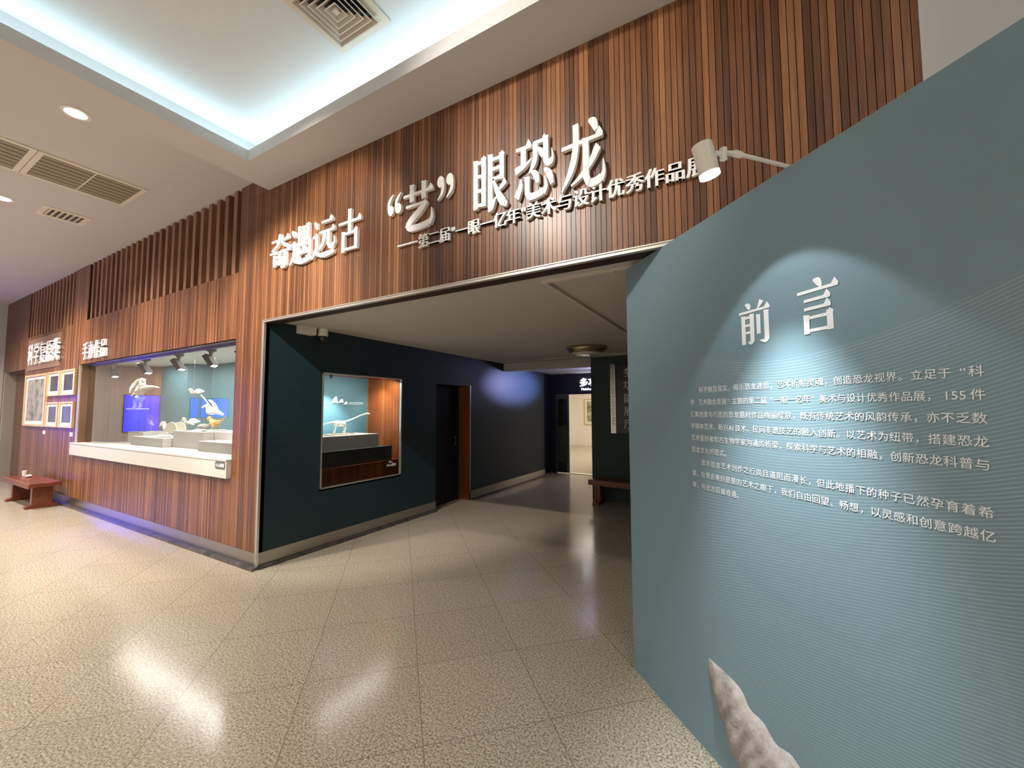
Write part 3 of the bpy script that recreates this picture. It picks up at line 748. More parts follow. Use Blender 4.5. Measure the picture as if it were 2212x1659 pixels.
# ------------------------------------------------------------------ ceiling fittings
m_dl = glow('downlight_lens', (1.0,0.90,0.74,1), 14)
for i, (x, y) in enumerate(DOWN[:2]):
    t_ = thing('ceiling_downlight', ('round recessed downlight glowing beside the edge of the tray soffit', 'round recessed downlight at the left edge, near the small vent')[i], 'ceiling light', (x, y, H0), 'warm downlights in the left ceiling')
    obj('ring', MB().lathe([(0.075,-0.001),(0.098,-0.001),(0.098,-0.008),(0.072,-0.010)], (x,y,H0), (0,0,1), 32, caps=False), m_white, t_)
    obj('lens', MB().lathe([(0.074,-0.002),(0.074,-0.007)], (x,y,H0), (0,0,1), 32), m_dl, t_)
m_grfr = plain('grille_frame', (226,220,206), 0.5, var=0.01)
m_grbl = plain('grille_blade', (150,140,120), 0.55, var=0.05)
m_grbk = plain('grille_dark', (84,76,64), 0.8)
def grille(x0, x1, y0, y1, lab, nb, along='y', mid=True, fw=0.045):
    t_ = thing('return_air_grille', lab, 'air grille', ((x0+x1)/2, (y0+y1)/2, H0), 'return air grilles in the left ceiling')
    z = H0
    obj('frame', MB().box(x0,x1,y0,y0+fw,z-0.012,z).box(x0,x1,y1-fw,y1,z-0.012,z).box(x0,x0+fw,y0+fw,y1-fw,z-0.012,z).box(x1-fw,x1,y0+fw,y1-fw,z-0.012,z), m_grfr, t_)
    obj('backing', MB().box(x0+fw,x1-fw,y0+fw,y1-fw,z-0.001,z), m_grbk, t_)
    mb = MB()
    for k in range(nb):
        xa = x0+fw+(x1-x0-2*fw)*(k+0.15)/nb
        mb.obox((xa, y0+fw, z-0.010), ((x1-x0-2*fw)/nb*0.62,0,0.007), (0,y1-y0-2*fw,0), (0,0,0.0015))
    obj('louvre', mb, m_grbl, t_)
    if mid: obj('divider', MB().box(x0+fw,x1-fw,(y0+y1)/2-0.006,(y0+y1)/2+0.006,z-0.0125,z-0.002), m_grfr, t_)
grille(-2.29, -1.54, -1.40, -0.535, 'long louvred return air grille nearest the slat screen corner', 7)
grille(-2.29, -1.54, -2.30, -1.405, 'louvred return air grille cut off by the left picture edge', 7)
t_ = thing('ceiling_vent', 'small square white vent with angled vanes beside the leftmost downlight', 'air vent', (-3.31,-0.82,H0))
x0, x1, y0, y1 = -3.52, -3.11, -1.05, -0.60
obj('frame', MB().box(x0,x1,y0,y0+0.06,H0-0.01,H0).box(x0,x1,y1-0.06,y1,H0-0.01,H0).box(x0,x0+0.06,y0+0.06,y1-0.06,H0-0.01,H0).box(x1-0.06,x1,y0+0.06,y1-0.06,H0-0.01,H0), m_grfr, t_)
obj('backing', MB().box(x0+0.06,x1-0.06,y0+0.06,y1-0.06,H0-0.001,H0), m_grbk, t_)
mb = MB()
for k in range(6):
    ya = y0+0.065+k*0.054
    mb.obox((x0+0.06, ya, H0-0.012), (x1-x0-0.12,0,0), (0,0.030,0.010), (0,0,0.002))
obj('vane', mb, m_grfr, t_)
# square diffuser in the tray
DXA, DXB, DYA, DYB = 1.865, 2.385, -1.02, -0.50
t_ = thing('ceiling_diffuser', 'square four-way air diffuser with nested vanes in the lit tray ceiling', 'air diffuser', ((DXA+DXB)/2,(DYA+DYB)/2,HT))
def ring(mb, a, c, z0, z1):
    # sloping square ring: outer half-size a at z0, inner half-size c at z1
    X, Y = (DXA+DXB)/2, (DYA+DYB)/2
    q = [(-1,-1),(1,-1),(1,1),(-1,1)]
    o = [(X+i*a,Y+j*a,z0) for i, j in q]; n = [(X+i*c,Y+j*c,z1) for i, j in q]
    for k in range(4):
        mb.quad(o[k], o[(k+1)%4], n[(k+1)%4], n[k])
        mb.quad(*[(p[0],p[1],p[2]+0.003) for p in (n[k], n[(k+1)%4], o[(k+1)%4], o[k])])
        mb.quad(o[k], (o[k][0],o[k][1],o[k][2]+0.003), (o[(k+1)%4][0],o[(k+1)%4][1],o[(k+1)%4][2]+0.003), o[(k+1)%4])
    return mb
ha = (DXB-DXA)/2
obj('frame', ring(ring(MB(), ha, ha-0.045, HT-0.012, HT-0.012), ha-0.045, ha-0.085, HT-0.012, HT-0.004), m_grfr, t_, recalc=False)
obj('backing', MB().box(DXA+0.03,DXB-0.03,DYA+0.03,DYB-0.03,HT-0.002,HT), m_black, t_)
m_vane_shade = plain('vane_shade', (206,198,182), 0.5, var=0.01)  # same paint as the lips, darkened to imitate shade on the slopes
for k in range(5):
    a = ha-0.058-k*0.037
    vn = obj('vane', ring(MB(), a-0.005, a-0.034, HT-0.034, HT-0.006), m_vane_shade, t_, recalc=False)
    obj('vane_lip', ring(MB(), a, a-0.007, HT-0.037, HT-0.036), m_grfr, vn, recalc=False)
obj('centre_cap', MB().box((DXA+DXB)/2-0.018,(DXA+DXB)/2+0.018,(DYA+DYB)/2-0.018,(DYA+DYB)/2+0.018,HT-0.034,HT-0.003), m_grfr, t_)
# ------------------------------------------------------------------ left: pictures, bench
m_frame = wood('pale_frame', (190,150,104), (216,182,136), (232,204,164), pitch=0.2, strip=0.05, rough=0.4, axis=0)
m_mat = plain('mount_board', (238,230,212), 0.7, var=0.01)
def art(name, cols, sc, st=(1,1,1)):
    m = base(name, rough=0.25); t = NT(m); b = t.n['Principled BSDF']
    n = t.noise(t.mapping(t.pos(), st), sc, 6, 0.65)
    t.t.links.new(t.ramp(n, [(0.3+0.4*i/(len(cols)-1), srgb(*c)) for i, c in enumerate(cols)]), b.inputs['Base Color']); return m
a_rock = art('art_grey_rocks', [(70,66,56),(128,122,108),(176,172,160),(112,100,80)], 3.5)
a_dark = art('art_dark_violet', [(22,20,32),(40,34,52),(70,64,74),(34,30,44)], 3.0, (1,1,0.6))
a_grey = art('art_slate_bands', [(40,44,44),(84,88,84),(120,120,118)], 3.0, (2,1,0.2))
def picture(x0, x1, z0, z1, lab, m, bw=0.05, mw=0.09):
    t_ = thing('framed_picture', lab, 'picture', ((x0+x1)/2, -0.015, z0), 'pale framed pictures on the far left wood wall')
    y = -0.035
    obj('frame', MB().box(x0,x1,y,-0.001,z0,z0+bw*0.55).box(x0,x1,y,-0.001,z1-bw*0.55,z1).box(x0,x0+bw,y,-0.001,z0+bw*0.55,z1-bw*0.55).box(x1-bw,x1,y,-0.001,z0+bw*0.55,z1-bw*0.55), m_frame, t_)
    obj('mount', MB().box(x0+bw,x1-bw,-0.018,-0.004,z0+bw*0.55,z1-bw*0.55), m_mat, t_)
    obj('print', MB().box(x0+bw+mw*1.1,x1-bw-mw*1.1,-0.0195,-0.0185,z0+bw*0.55+mw*0.7,z1-bw*0.55-mw*0.62), m, t_)
picture(-8.99,-7.49,1.345,2.405,'largest framed picture, pale grey rocky scene, left of the four small frames', a_rock, 0.07, 0.10)
picture(-7.42,-6.66,1.94,2.405,'small framed dark picture, upper left of the group of four', a_dark)
picture(-6.615,-5.83,1.94,2.405,'small framed dark picture, upper right of the four, by the window jamb', a_dark)
picture(-7.43,-6.675,1.35,1.82,'small framed grey banded picture, lower left of the group of four', a_grey)
picture(-6.61,-5.84,1.35,1.82,'small framed dark banded picture, lower right of the group of four', a_grey)
for x, w in ((-7.55, 'large framed picture'), (-5.95, 'lower right small picture')):
    tag(obj('caption_card', MB().box(x-0.07, x+0.07, -0.006, -0.0005, 1.20, 1.27), m_mat), 'small white caption card on the wall below the %s' % w, 'card', 'caption cards under the pictures')
def bench(x0, x1, y0, y1, zt, lab, lx):
    t_ = thing('wooden_bench', lab, 'bench', ((x0+x1)/2, (y0+y1)/2, 0), 'brown wooden benches')
    pr = [(y0, zt-0.085),(y0, zt-0.012),(y0+0.02, zt),((y0+y1)/2, zt-0.012),(y1-0.02, zt),(y1, zt-0.012),(y1, zt-0.085),(y1-0.05, zt-0.065),(y0+0.05, zt-0.065)]
    obj('seat', MB().prism(pr, (x0,0,0), (0,1,0), (0,0,1), (1,0,0), x1-x0), m_bench, t_)
    for x in lx:
        lg = obj('leg', MB().box(x-0.055, x+0.055, (y0+y1)/2-0.12, (y0+y1)/2+0.12, 0.05, zt-0.064), m_bench, t_)
        obj('foot', MB().prism([(y0,0),(y1,0),(y1,0.035),(y1-0.05,0.055),(y0+0.05,0.055),(y0,0.035)], (x-0.06,0,0), (0,1,0), (0,0,1), (1,0,0), 0.12), m_bench, lg)
    obj('stretcher', MB().box(lx[0]+0.055, lx[1]-0.055, (y0+y1)/2-0.02, (y0+y1)/2+0.02, zt-0.14, zt-0.066), m_bench, t_)
bench(-7.62, -5.93, -0.47, -0.08, 0.435, 'low brown wooden bench at far left under the framed pictures', (-7.35, -6.12))
bench(2.02, 3.75, 4.50, 4.92, 0.43, 'brown wooden bench in the dark corridor, partly behind the introduction board', (2.15, 3.55))
t_ = tag(obj('paper_cup', MB().lathe([(0.030,0.0),(0.040,0.10),(0.038,0.10),(0.028,0.004)], (-7.42,-0.24,0.428), (0,0,1), 20), m_white, smooth=False), 'white paper cup standing on the far left bench', 'cup')
tag(obj('crumpled_tissue', MB().ball((-7.15,-0.24,0.450), 0.06, 1, 0.8, 0.42, 6), m_white), 'crumpled white tissue lying on the far left bench', 'tissue')
# ------------------------------------------------------------------ screens on the left end wall (seen as blue reflections)
m_blue = glow('blue_screen', (0.0,0.006,1.0,1), 18)
m_blue2 = glow('blue_screen_dim', (0.01,0.03,1.0,1), 4)
for (y0, y1, z0, z1, m, lab) in ((-2.87,-2.06,1.06,2.10,m_blue,'large blue wall screen on the left end wall, mirrored in the window glass'),
        (-3.90,-3.68,1.43,2.05,m_blue2,'narrow blue screen, first of three small ones mirrored in the glass'),
        (-4.18,-3.98,1.43,2.05,m_blue2,'narrow blue screen, middle of three small ones mirrored in the glass'),
        (-4.80,-4.28,1.43,2.05,m_blue2,'wider blue screen, last of three small ones mirrored in the glass')):
    t_ = thing('wall_screen', lab, 'screen', (-11.12,(y0+y1)/2,z0), 'blue wall screens')
    obj('housing', MB().box(-11.129,-11.10,y0-0.02,y1+0.02,z0-0.02,z1+0.02), m_black, t_)
    obj('display', MB().box(-11.10,-11.095,y0,y1,z0,z1), m, t_)
# ------------------------------------------------------------------ corridor fittings
t_ = thing('dome_camera', 'white bracket camera with a black dome at the top of the dark corridor wall', 'security camera', (0.06,0.5,2.6))
obj('junction_box', MB().box(0.0,0.10,0.36,0.555,2.535,HC2), m_white, t_, bevel=0.006)
obj('mount', MB().lathe([(0.056,0.0),(0.058,-0.085),(0.05,-0.09)], (0.075,0.655,HC2), (0,0,1), 24), m_white, t_)
bl = obj('dome', MB().lathe([(0.050,0.0),(0.050,-0.02),(0.046,-0.045),(0.032,-0.068),(0.0,-0.078)], (0.075,0.655,HC2-0.09), (0,0,1), 24, caps=False), m_black, t_, smooth=True)
obj('lens', MB().lathe([(0.016,0.0),(0.014,0.004)], (0.075+0.028,0.655-0.034,HC2-0.125), (0.7,-0.7,-0.1), 16), m_lampgrey, bl)
t_ = thing('round_ceiling_lamp', 'unlit round metal-rimmed ceiling lamp in the dark corridor', 'ceiling lamp', (2.31,3.66,HC2))
m_ring = base('lamp_rim', srgb(170,162,140), 0.28, 0.8)
obj('rim', MB().lathe([(0.30,0.0),(0.315,-0.03),(0.31,-0.06),(0.27,-0.075),(0.265,-0.09),(0.23,-0.10),(0.20,-0.09)], (2.31,3.66,HC2), (0,0,1), 40, caps=False), m_ring, t_, smooth=True)
obj('diffuser', MB().lathe([(0.235,-0.085),(0.225,-0.112),(0.16,-0.128),(0.0,-0.134)], (2.31,3.66,HC2), (0,0,1), 40, caps=False), base('lamp_glass', srgb(214,212,204), 0.12), t_, smooth=True)
m_pvc = plain('cable_duct', (206,200,186), 0.5, var=0.01)
t_ = thing('cable_duct', 'white cable duct bending across the corridor ceiling behind the fascia', 'cable duct', (3.2,0.3,HC2))
obj('duct_run', MB().box(3.165,5.2,0.30,0.335,HC2-0.022,HC2), m_pvc, t_)
obj('duct_run', MB().box(3.165,3.20,0.335,4.60,HC2-0.022,HC2), m_pvc, t_)
obj('clip', MB().box(3.70,3.72,0.294,0.341,HC2-0.027,HC2), m_pvc, t_)
tag(obj('conduit', MB().tube([(0.26,4.66,HC2-0.008),(5.2,4.66,HC2-0.008)], 0.009, 8), m_pvc), 'thin white conduit along the corridor ceiling in front of the beam', 'conduit')
# vertical hall sign on the green block
t_ = thing('hall_sign', 'tall black sign with white vertical characters 多功能展厅 on the green corridor wall', 'sign', (2.9,4.96,1.22))
m_signb = plain('sign_black', (28,20,18), 0.25, var=0.02)
obj('board', MB().box(2.415,3.60,4.955,4.989,1.225,2.485), m_signb, t_)
m_mirror = base('sign_mirror_strip', srgb(190,190,186), 0.12, 0.95)
obj('edge_strip', MB().box(2.31,2.405,4.945,4.989,1.22,2.49), m_mirror, t_)
for i, ch in enumerate('多功能展厅'):
    mb = MB(); put_solid(mb, ch, (2.635,4.955,2.315-i*0.232), XX, ZZ, NY, 0.185, 0.006, 0.002)
    obj('character', mb, m_print, t_)
mb = MB(); zt = 2.46
for ch in 'Multifunctional Exhibition Hall':
    if ch != ' ':
        vs, fs = glyph(ch); b_ = bbox(vs); k = 0.088/EM
        o = Vector((2.335, 4.9435, zt)); mb.add([o-ZZ*((x-b_[0])*k)+XX*(y*k) for x, y in vs], fs)
        zt -= (b_[1]-b_[0])*k+0.009
    else: zt -= 0.022
obj('english_line', mb, plain('sign_light_print', (214,214,208), 0.5), t_, recalc=False)
# lit sign over the end door
t_ = thing('lit_sign', 'glowing white characters 多功能展厅 over the door at the end of the corridor', 'lit sign', (1.2,7.58,2.2))
m_lit = glow('lit_letter', (0.86,0.84,1.0,1), 6)
for i, ch in enumerate('多功能展厅'):
    mb = MB(); put_solid(mb, ch, (0.845+i*0.235,7.597,2.345), XX, ZZ, NY, 0.23, 0.03, 0.006)
    obj('character', mb, m_lit, t_)
mb = MB(); xt = 0.78
for ch in 'Multifunctional Exhibition Hall':
    if ch != ' ':
        vs, fs = glyph(ch); b_ = bbox(vs); k = 0.085/EM
        mb.add([Vector((xt+(x-b_[0])*k, 7.585, 2.145+y*k)) for x, y in vs], fs); xt += (b_[1]-b_[0])*k+0.008
    else: xt += 0.022
obj('english_line', mb, m_lit, t_, recalc=False)
# violet wash lamp round the corner, hidden by the green block
t_ = thing('wash_lamp', 'small lamp behind the green block washing the corridor wall violet', 'wall lamp', (1.90,6.0,2.40))
obj('housing', MB().box(1.86,1.93,5.85,6.15,2.36,2.44), m_black, t_)
wb_ = lamp_spot('wash_lamp_beam', (1.82,6.05,2.36), (0.0,5.72,2.19), 800, (0.46,0.45,1.0), 56, 1.0, 0.05)
wb_.scale = (1.5, 0.55, 1.0)
lamp_area('wash_lamp_glow', (1.75,6.0,2.30), 0.3, 20, (0.55,0.52,1.0), (-0.5,0,1), 0.1)
# gallery pictures
a_green = art('art_pale_swirl', [(70,74,58),(150,150,112),(206,202,168),(226,222,196)], 2.2)
a_pink = art('art_faded_rose', [(120,96,88),(176,150,138),(200,182,170)], 2.0)
t_ = thing('gallery_picture', 'framed greenish swirl picture on the bright far gallery wall', 'picture', (-1.6,15.79,0.95), 'pictures in the bright gallery')
obj('frame', MB().box(-2.13,-1.15,15.76,15.80,0.95,2.14), m_frame, t_)
obj('mount', MB().box(-2.09,-1.19,15.755,15.76,0.99,2.10), m_mat, t_)
obj('print', MB().box(-1.98,-1.30,15.75,15.755,1.10,2.02), a_green, t_)
t_ = thing('gallery_picture', 'dark framed rose picture seen edge-on on the left gallery wall', 'picture', (-2.74,14.5,1.0), 'pictures in the bright gallery')
obj('frame', MB().box(-2.75,-2.70,13.9,15.0,1.0,2.10), m_black, t_)
obj('print', MB().box(-2.70,-2.695,13.98,14.92,1.08,2.02), a_pink, t_)
# ------------------------------------------------------------------ inside the display window
m_bone = plain('bone_white', (236,228,208), 0.5, var=0.06, scale=30)
m_cream = plain('cream_skin', (232,212,190), 0.5, var=0.14, scale=22)
m_gold = plain('golden_resin', (226,168,84), 0.4, var=0.14, scale=22)
m_rockm = plain('model_rock', (226,222,206), 0.8, var=0.12, scale=30)
m_greyrock = plain('grey_shell', (150,148,146), 0.7, var=0.12, scale=20)
m_rod = base('thin_rod', srgb(200,200,200), 0.3, 0.8)
def remesh(o, s):
    r = o.modifiers.new('remesh', 'REMESH'); r.mode = 'VOXEL'; r.voxel_size = s; r.use_smooth_shade = True
    return o
def P(o, *pts): return [(o[0]+p[0], o[1]+p[1], o[2]+p[2]) for p in pts]
G = 'grey plinth blocks in the display window'
def block(x0, x1, y0, y1, z1, lab):
    tag(obj('plinth', MB().box(x0,x1,y0,y1,VZ0,z1), m_plinth, bevel=0.003), lab, 'plinth', G)
block(-4.95, -4.32, 0.46, 0.86, 1.29, 'leftmost pale plinth block in the display window, under the upright dinosaur')
block(-4.31, -3.13, 0.30, 0.80, 1.235, 'low pale plinth block carrying the round-winged model')
block(-3.12, -2.20, 0.42, 0.95, 1.345, 'middle tall pale plinth block of the display window, under the golden dinosaur')
block(-2.19, -0.75, 0.56, 0.95, 1.345, 'tall pale plinth block at the right end of the display window')
block(-2.05, -0.75, 0.30, 0.555, 1.235, 'low pale step in front of the right tall plinth block')
# upright dinosaur on a clear stand
sx, sy, sz = -4.75, 0.46, 1.695
t_ = thing('display_stand', 'clear acrylic stand with a white top plate under the upright dinosaur', 'display stand', (sx,sy+0.05,1.29))
obj('top_plate', MB().box(sx-0.22,sx+0.20,sy-0.04,sy+0.14,sz-0.018,sz), m_white, t_)
obj('acrylic_post', MB().box(sx-0.16,sx-0.15,sy+0.01,sy+0.12,1.29,sz-0.018).box(sx+0.15,sx+0.16,sy+0.01,sy+0.12,1.29,sz-0.018), m_pane, t_)
t_ = thing('dinosaur_model', 'cream upright big-headed dinosaur model with open jaws on the clear stand', 'model', (sx,sy,sz))
def q3(pts, y): return [(a, y, b) for a, b in pts]
mb = MB(); y0_ = sy+0.04
mb.tube(smooth_path(q3([(-4.50,2.175),(-4.64,2.165),(-4.82,2.120),(-4.98,2.03),(-5.055,1.965)],y0_),4), [0.030]*3+[0.048]*3+[0.062]*4+[0.055]*3+[0.045,0.035,0.028,0.018], 12, flat=0.8)
mb.tube(smooth_path(q3([(-4.62,2.10),(-4.78,2.02),(-4.90,1.945),(-4.985,1.915)],y0_),4), [0.040]*4+[0.030]*4+[0.022]*4+[0.010], 10, flat=0.8)
mb.tube(smooth_path(q3([(-4.60,2.15),(-4.57,2.08),(-4.60,2.01),(-4.74,1.97)],y0_),4), [0.050]*4+[0.058]*5+[0.062]*3+[0.045], 12)
mb.tube(smooth_path(q3([(-4.60,2.02),(-4.42,2.045),(-4.20,2.050),(-3.95,2.030)],y0_+0.02),4), [0.058]*2+[0.046]*3+[0.030]*3+[0.018]*3+[0.010,0.005], 10)
for dy in (-0.038, 0.038):
    mb.tube([(-4.68,y0_+dy,1.985),(-4.63,y0_+dy,1.885),(-4.74,y0_+dy,1.805),(-4.72,y0_+dy,1.72),(-4.80,y0_+dy,1.708)], [0.050,0.040,0.026,0.022,0.014], 10)
    mb.tube([(-4.76,y0_+dy,1.96),(-4.83,y0_+dy*1.2,1.915),(-4.87,y0_+dy*1.2,1.93)], [0.018,0.012,0.007], 8)
for a, b in ((-4.80,2.205), (-4.66,2.225), (-4.54,2.205)): mb.tube([(a-0.01,y0_,b-0.07),(a+0.03,y0_,b)], [0.018,0.005], 8)
remesh(obj('body', mb, m_cream, t_, smooth=True), 0.007)
obj('mouth', MB().tube(q3([(-4.66,2.085),(-4.80,2.045),(-4.93,1.975)],y0_), [0.03,0.028,0.014], 8, flat=0.9), plain('mouth_dark', (96,44,40), 0.5), t_)
obj('eye', MB().ball((-4.80,y0_-0.052,2.135), 0.010, n=6), m_black, t_)
# small flying reptiles facing left
def sheet(mb, pts, th):
    """a thin curved wing: outline of 3-D points given a small thickness"""
    n = len(pts); a = [Vector(q) for q in pts]; b = [q+Vector(th) for q in a]
    c = sum(a, Vector())/n; d = c+Vector(th)
    return mb.add(a+b+[c, d], [(i, (i+1)%n, 2*n) for i in range(n)]+[((i+1)%n+n, i+n, 2*n+1) for i in range(n)]+[(i, i+n, (i+1)%n+n, (i+1)%n) for i in range(n)])
BODY = [(0.47,-0.10),(0.30,-0.06),(0.12,-0.035),(-0.06,-0.05),(-0.18,-0.03),(-0.215,0.05),(-0.26,0.09)]
def flyer(lab, at, k, base_z, mat, up=True, rod=True, hang=None, droop=0.0):
    x, y, z = at
    t_ = thing('flying_reptile_model', lab, 'model', (x, y, base_z), 'small flying reptile models in the display window')
    mb = MB(); F = lambda q, dy=0.0: (x+q[0]*k, y+dy*k, z+q[1]*k)
    mb.tube(smooth_path([F(q) for q in BODY],4), [k*r for r in [0.035]*4+[0.05]*4+[0.058]*4+[0.06]*4+[0.05]*4+[0.042]*4+[0.04]], 10)
    mb.tube(smooth_path([F(q) for q in ((-0.23,0.09),(-0.34,0.10),(-0.56,0.055-droop))],4), [k*r for r in [0.045]*3+[0.05,0.04,0.03,0.02,0.014,0.006]], 10)
    mb.tube([F((-0.28,0.10)),F((-0.16,0.14))], [0.03*k,0.006*k], 8)
    remesh(obj('body', mb, mat, t_, smooth=True), max(0.0035, 0.018*k))
    for s in (-1, 1):
        if up: W = [((0.0,0.0),s*0.04),((-0.16,0.14),s*0.05),((-0.20,0.22),s*0.06),((-0.42,0.30-0.06*s),s*0.08),((-0.22,0.235-0.03*s),s*0.08),((-0.04,0.13),s*0.07),((0.16,-0.01),s*0.04)]
        else: W = [((-0.06,0.0),s*0.05),((-0.05,0.09),s*0.10),((0.12,0.11),s*0.16),((0.48,0.0),s*0.20),((0.34,-0.05),s*0.14),((0.28,-0.06),s*0.05)]
        obj('wing', sheet(MB(), [F(q, dy) for q, dy in W], (0,0.012*k,0.014*k)), mat, t_)
    if rod:
        obj('rod', MB().tube([(x,y,z-0.05*k),(x+0.01,y,base_z)], 0.004, 8), m_rod, t_)
        obj('base', MB().lathe([(0.045,0),(0.045,0.008),(0.035,0.012)], (x+0.01,y,base_z), (0,0,1), 20), m_white, t_)
    if hang: obj('wire', MB().tube([(x,y,z+0.03*k),(x,y,hang)], 0.0012, 6), m_rod, t_)
    return t_
flyer('tiny pinkish flying reptile model on a thin rod in front of the blue reflection', (-4.45,0.60,1.43), 0.24, 1.29, m_cream)
flyer('white flying reptile model on a thin rod on the middle plinth block', (-2.93,0.52,1.485), 0.42, 1.345, m_bone, up=False, droop=0.10)
flyer('large pale flying reptile model with wings raised, above the golden dinosaur', (-2.36,0.60,1.655), 0.64, 1.60, m_bone, rod=False, hang=VZ1+0.012)
flyer('small white flying reptile model hung high below the case ceiling', (-3.02,0.62,1.95), 0.36, 1.90, m_bone, up=False, rod=False, hang=VZ1+0.012)
# round-winged model on rock
x, y, z = -3.49, 0.46, 1.236
t_ = thing('winged_dinosaur_model', 'white beaked model spreading a round fan wing on a pale rock', 'model', (x,y,z))
mb = MB()
mb.tube(smooth_path([(x+0.02,y,z+0.06),(x,y,z+0.12),(x-0.04,y,z+0.18),(x-0.08,y,z+0.215)],4), [0.014]*4+[0.035]*4+[0.028]*4+[0.022], 10)
mb.tube(smooth_path([(x-0.05,y,z+0.225),(x-0.12,y,z+0.215),(x-0.24,y,z+0.165)],4), [0.022]*3+[0.026]*3+[0.012]*2+[0.004], 10)
for s in (-1,1): mb.tube([(x+0.01,y+s*0.02,z+0.11),(x+0.03,y+s*0.02,z+0.06),(x,y+s*0.02,z+0.03)], [0.014,0.010,0.008], 8)
remesh(obj('body', mb, m_bone, t_, smooth=True), 0.006)
shell = [(-0.02,0.0)]+[(0.19+0.145*math.cos(math.radians(t)), 0.045+0.105*math.sin(math.radians(t))) for t in range(165, -60, -15)]
for yy, nm in ((-0.03, 0.10), (0.05, 0.22)):
    obj('wing', sheet(MB(), [(x+0.01+a, y+yy+nm*a, z+0.09+b) for a, b in shell], (0,0.012,0.0)), m_bone, t_)
rk = MB().ball((x-0.03,y,z+0.012), 0.15, 1.0, 0.6, 0.22, 8).ball((x+0.08,y-0.02,z+0.016), 0.07, 1, 0.8, 0.45, 6).ball((x-0.15,y+0.02,z+0.01), 0.06, 1.3, 0.8, 0.3, 6)
rk.v = [(a, b, max(c, z+0.0005)) for a, b, c in rk.v]
obj('rock_base', rk, m_rockm, t_)
# grey shell beside the rod figure
sh = MB().ball((-2.84,0.70,1.395), 0.10, 1.15, 0.8, 0.55, 10); sh.v = [(a, b, max(c, 1.3455)) for a, b, c in sh.v]
tag(obj('shell_model', sh, m_greyrock, smooth=True), 'grey rounded shell model behind the white rod-mounted flyer', 'model')
# golden dinosaur on an oval base
x, y, z = -1.98, 0.70, 1.345
x = -2.48
t_ = thing('dinosaur_model', 'golden two-legged dinosaur model with raised tail on an oval white base', 'model', (x,y,z))
obj('oval_base', MB().lathe([(0.15,0),(0.15,0.012),(0.135,0.018)], (x-0.02,y,z), (0,0,1), 32), m_white, t_)
mb = MB()
mb.tube(smooth_path([(x+0.30,y,z+0.225),(x+0.18,y,z+0.165),(x+0.06,y,z+0.135),(x-0.05,y,z+0.125),(x-0.12,y,z+0.15),(x-0.16,y,z+0.18)],4), [0.006]*3+[0.012]*4+[0.028]*4+[0.042]*4+[0.034]*3+[0.022]*3, 12)
mb.tube(smooth_path([(x-0.13,y,z+0.185),(x-0.19,y,z+0.19),(x-0.245,y,z+0.165)],4), [0.022]*3+[0.028]*3+[0.014]*3, 10)
for s in (-1,1): mb.tube([(x-0.02,y+s*0.03,z+0.12),(x+0.01,y+s*0.035,z+0.075),(x-0.015,y+s*0.035,z+0.045),(x-0.005,y+s*0.035,z+0.02),(x-0.04,y+s*0.035,z+0.02)], [0.03,0.022,0.013,0.010,0.008], 8)
for s in (-1,1): mb.tube([(x-0.10,y+s*0.025,z+0.125),(x-0.125,y+s*0.03,z+0.095),(x-0.145,y+s*0.03,z+0.105)], [0.011,0.008,0.005], 8)
remesh(obj('body', mb, m_gold, t_, smooth=True), 0.006)
tag(obj('caption_card', MB().obox((-2.72,0.44,1.3465), (0.30,0,0), (0,0.12,0.03), (0,0.002,-0.004)), m_white), 'white caption card beside the oval base of the golden dinosaur', 'card')
m_matt = plain('matt_grey_lamp', (44,43,40), 0.85, spec=0.15)
# track spots under the case ceiling
for i, x in enumerate((-5.05, -3.70, -2.58, -1.66, -0.86)):
    lab = ['leftmost small case spotlight, against the wood end wall', 'case spotlight just right of the upright dinosaur head', 'middle black case spotlight near the glass joint', 'fourth black case spotlight, over the golden dinosaur', 'case spotlight mostly hidden by the right window edge'][i]
    t_ = thing('case_spotlight', lab, 'spotlight', (x,0.24,VZ1), 'black flat-headed spotlights in the display window')
    zc = VZ1+0.012
    obj('mount', MB().lathe([(0.058,0),(0.058,-0.03),(0.03,-0.045),(0.016,-0.10)], (x,0.24,zc), (0,0,1), 20), m_lampgrey, t_)
    a = Vector((0.42,0.35,-0.84)).normalized(); b = Vector((0.64,-0.77,0)).normalized(); c = a.cross(b)
    hp_ = Vector((x-0.06,0.215,zc-0.085))
    hd = obj('head', MB().obox(hp_-b*0.075-c*0.03, a*0.17, b*0.15, c*0.06), m_matt, t_, bevel=0.004)
    e = hp_+a*0.173
    obj('lens', MB().obox(e-b*0.06-c*0.02-a*0.002, a*0.002, b*0.12, c*0.04), glow('case_lens', (1,0.95,0.86,1), 5) if i == 0 else bpy.data.materials['case_lens'], hd)
    lamp_spot('case_spot_beam', e+a*0.02, e+a*0.5, 50, (1.0,0.93,0.84), 95, 0.8, 0.02)
t_ = thing('case_downlight', 'small round lit downlight in the white case ceiling', 'ceiling light', (-4.55,0.30,VZ1))
obj('ring', MB().lathe([(0.035,0),(0.05,0),(0.05,-0.004),(0.034,-0.005)], (-4.55,0.42,VZ1+0.012), (0,0,1), 24, caps=False), m_white, t_)
obj('lens', MB().lathe([(0.034,0),(0.034,-0.003)], (-4.55,0.42,VZ1+0.012), (0,0,1), 24), m_dl, t_)
lamp_area('case_fill', (-2.9,0.5,VZ1-0.02), 3.6, 75, (1.0,0.95,0.88), (0,0,-1), 0.3)
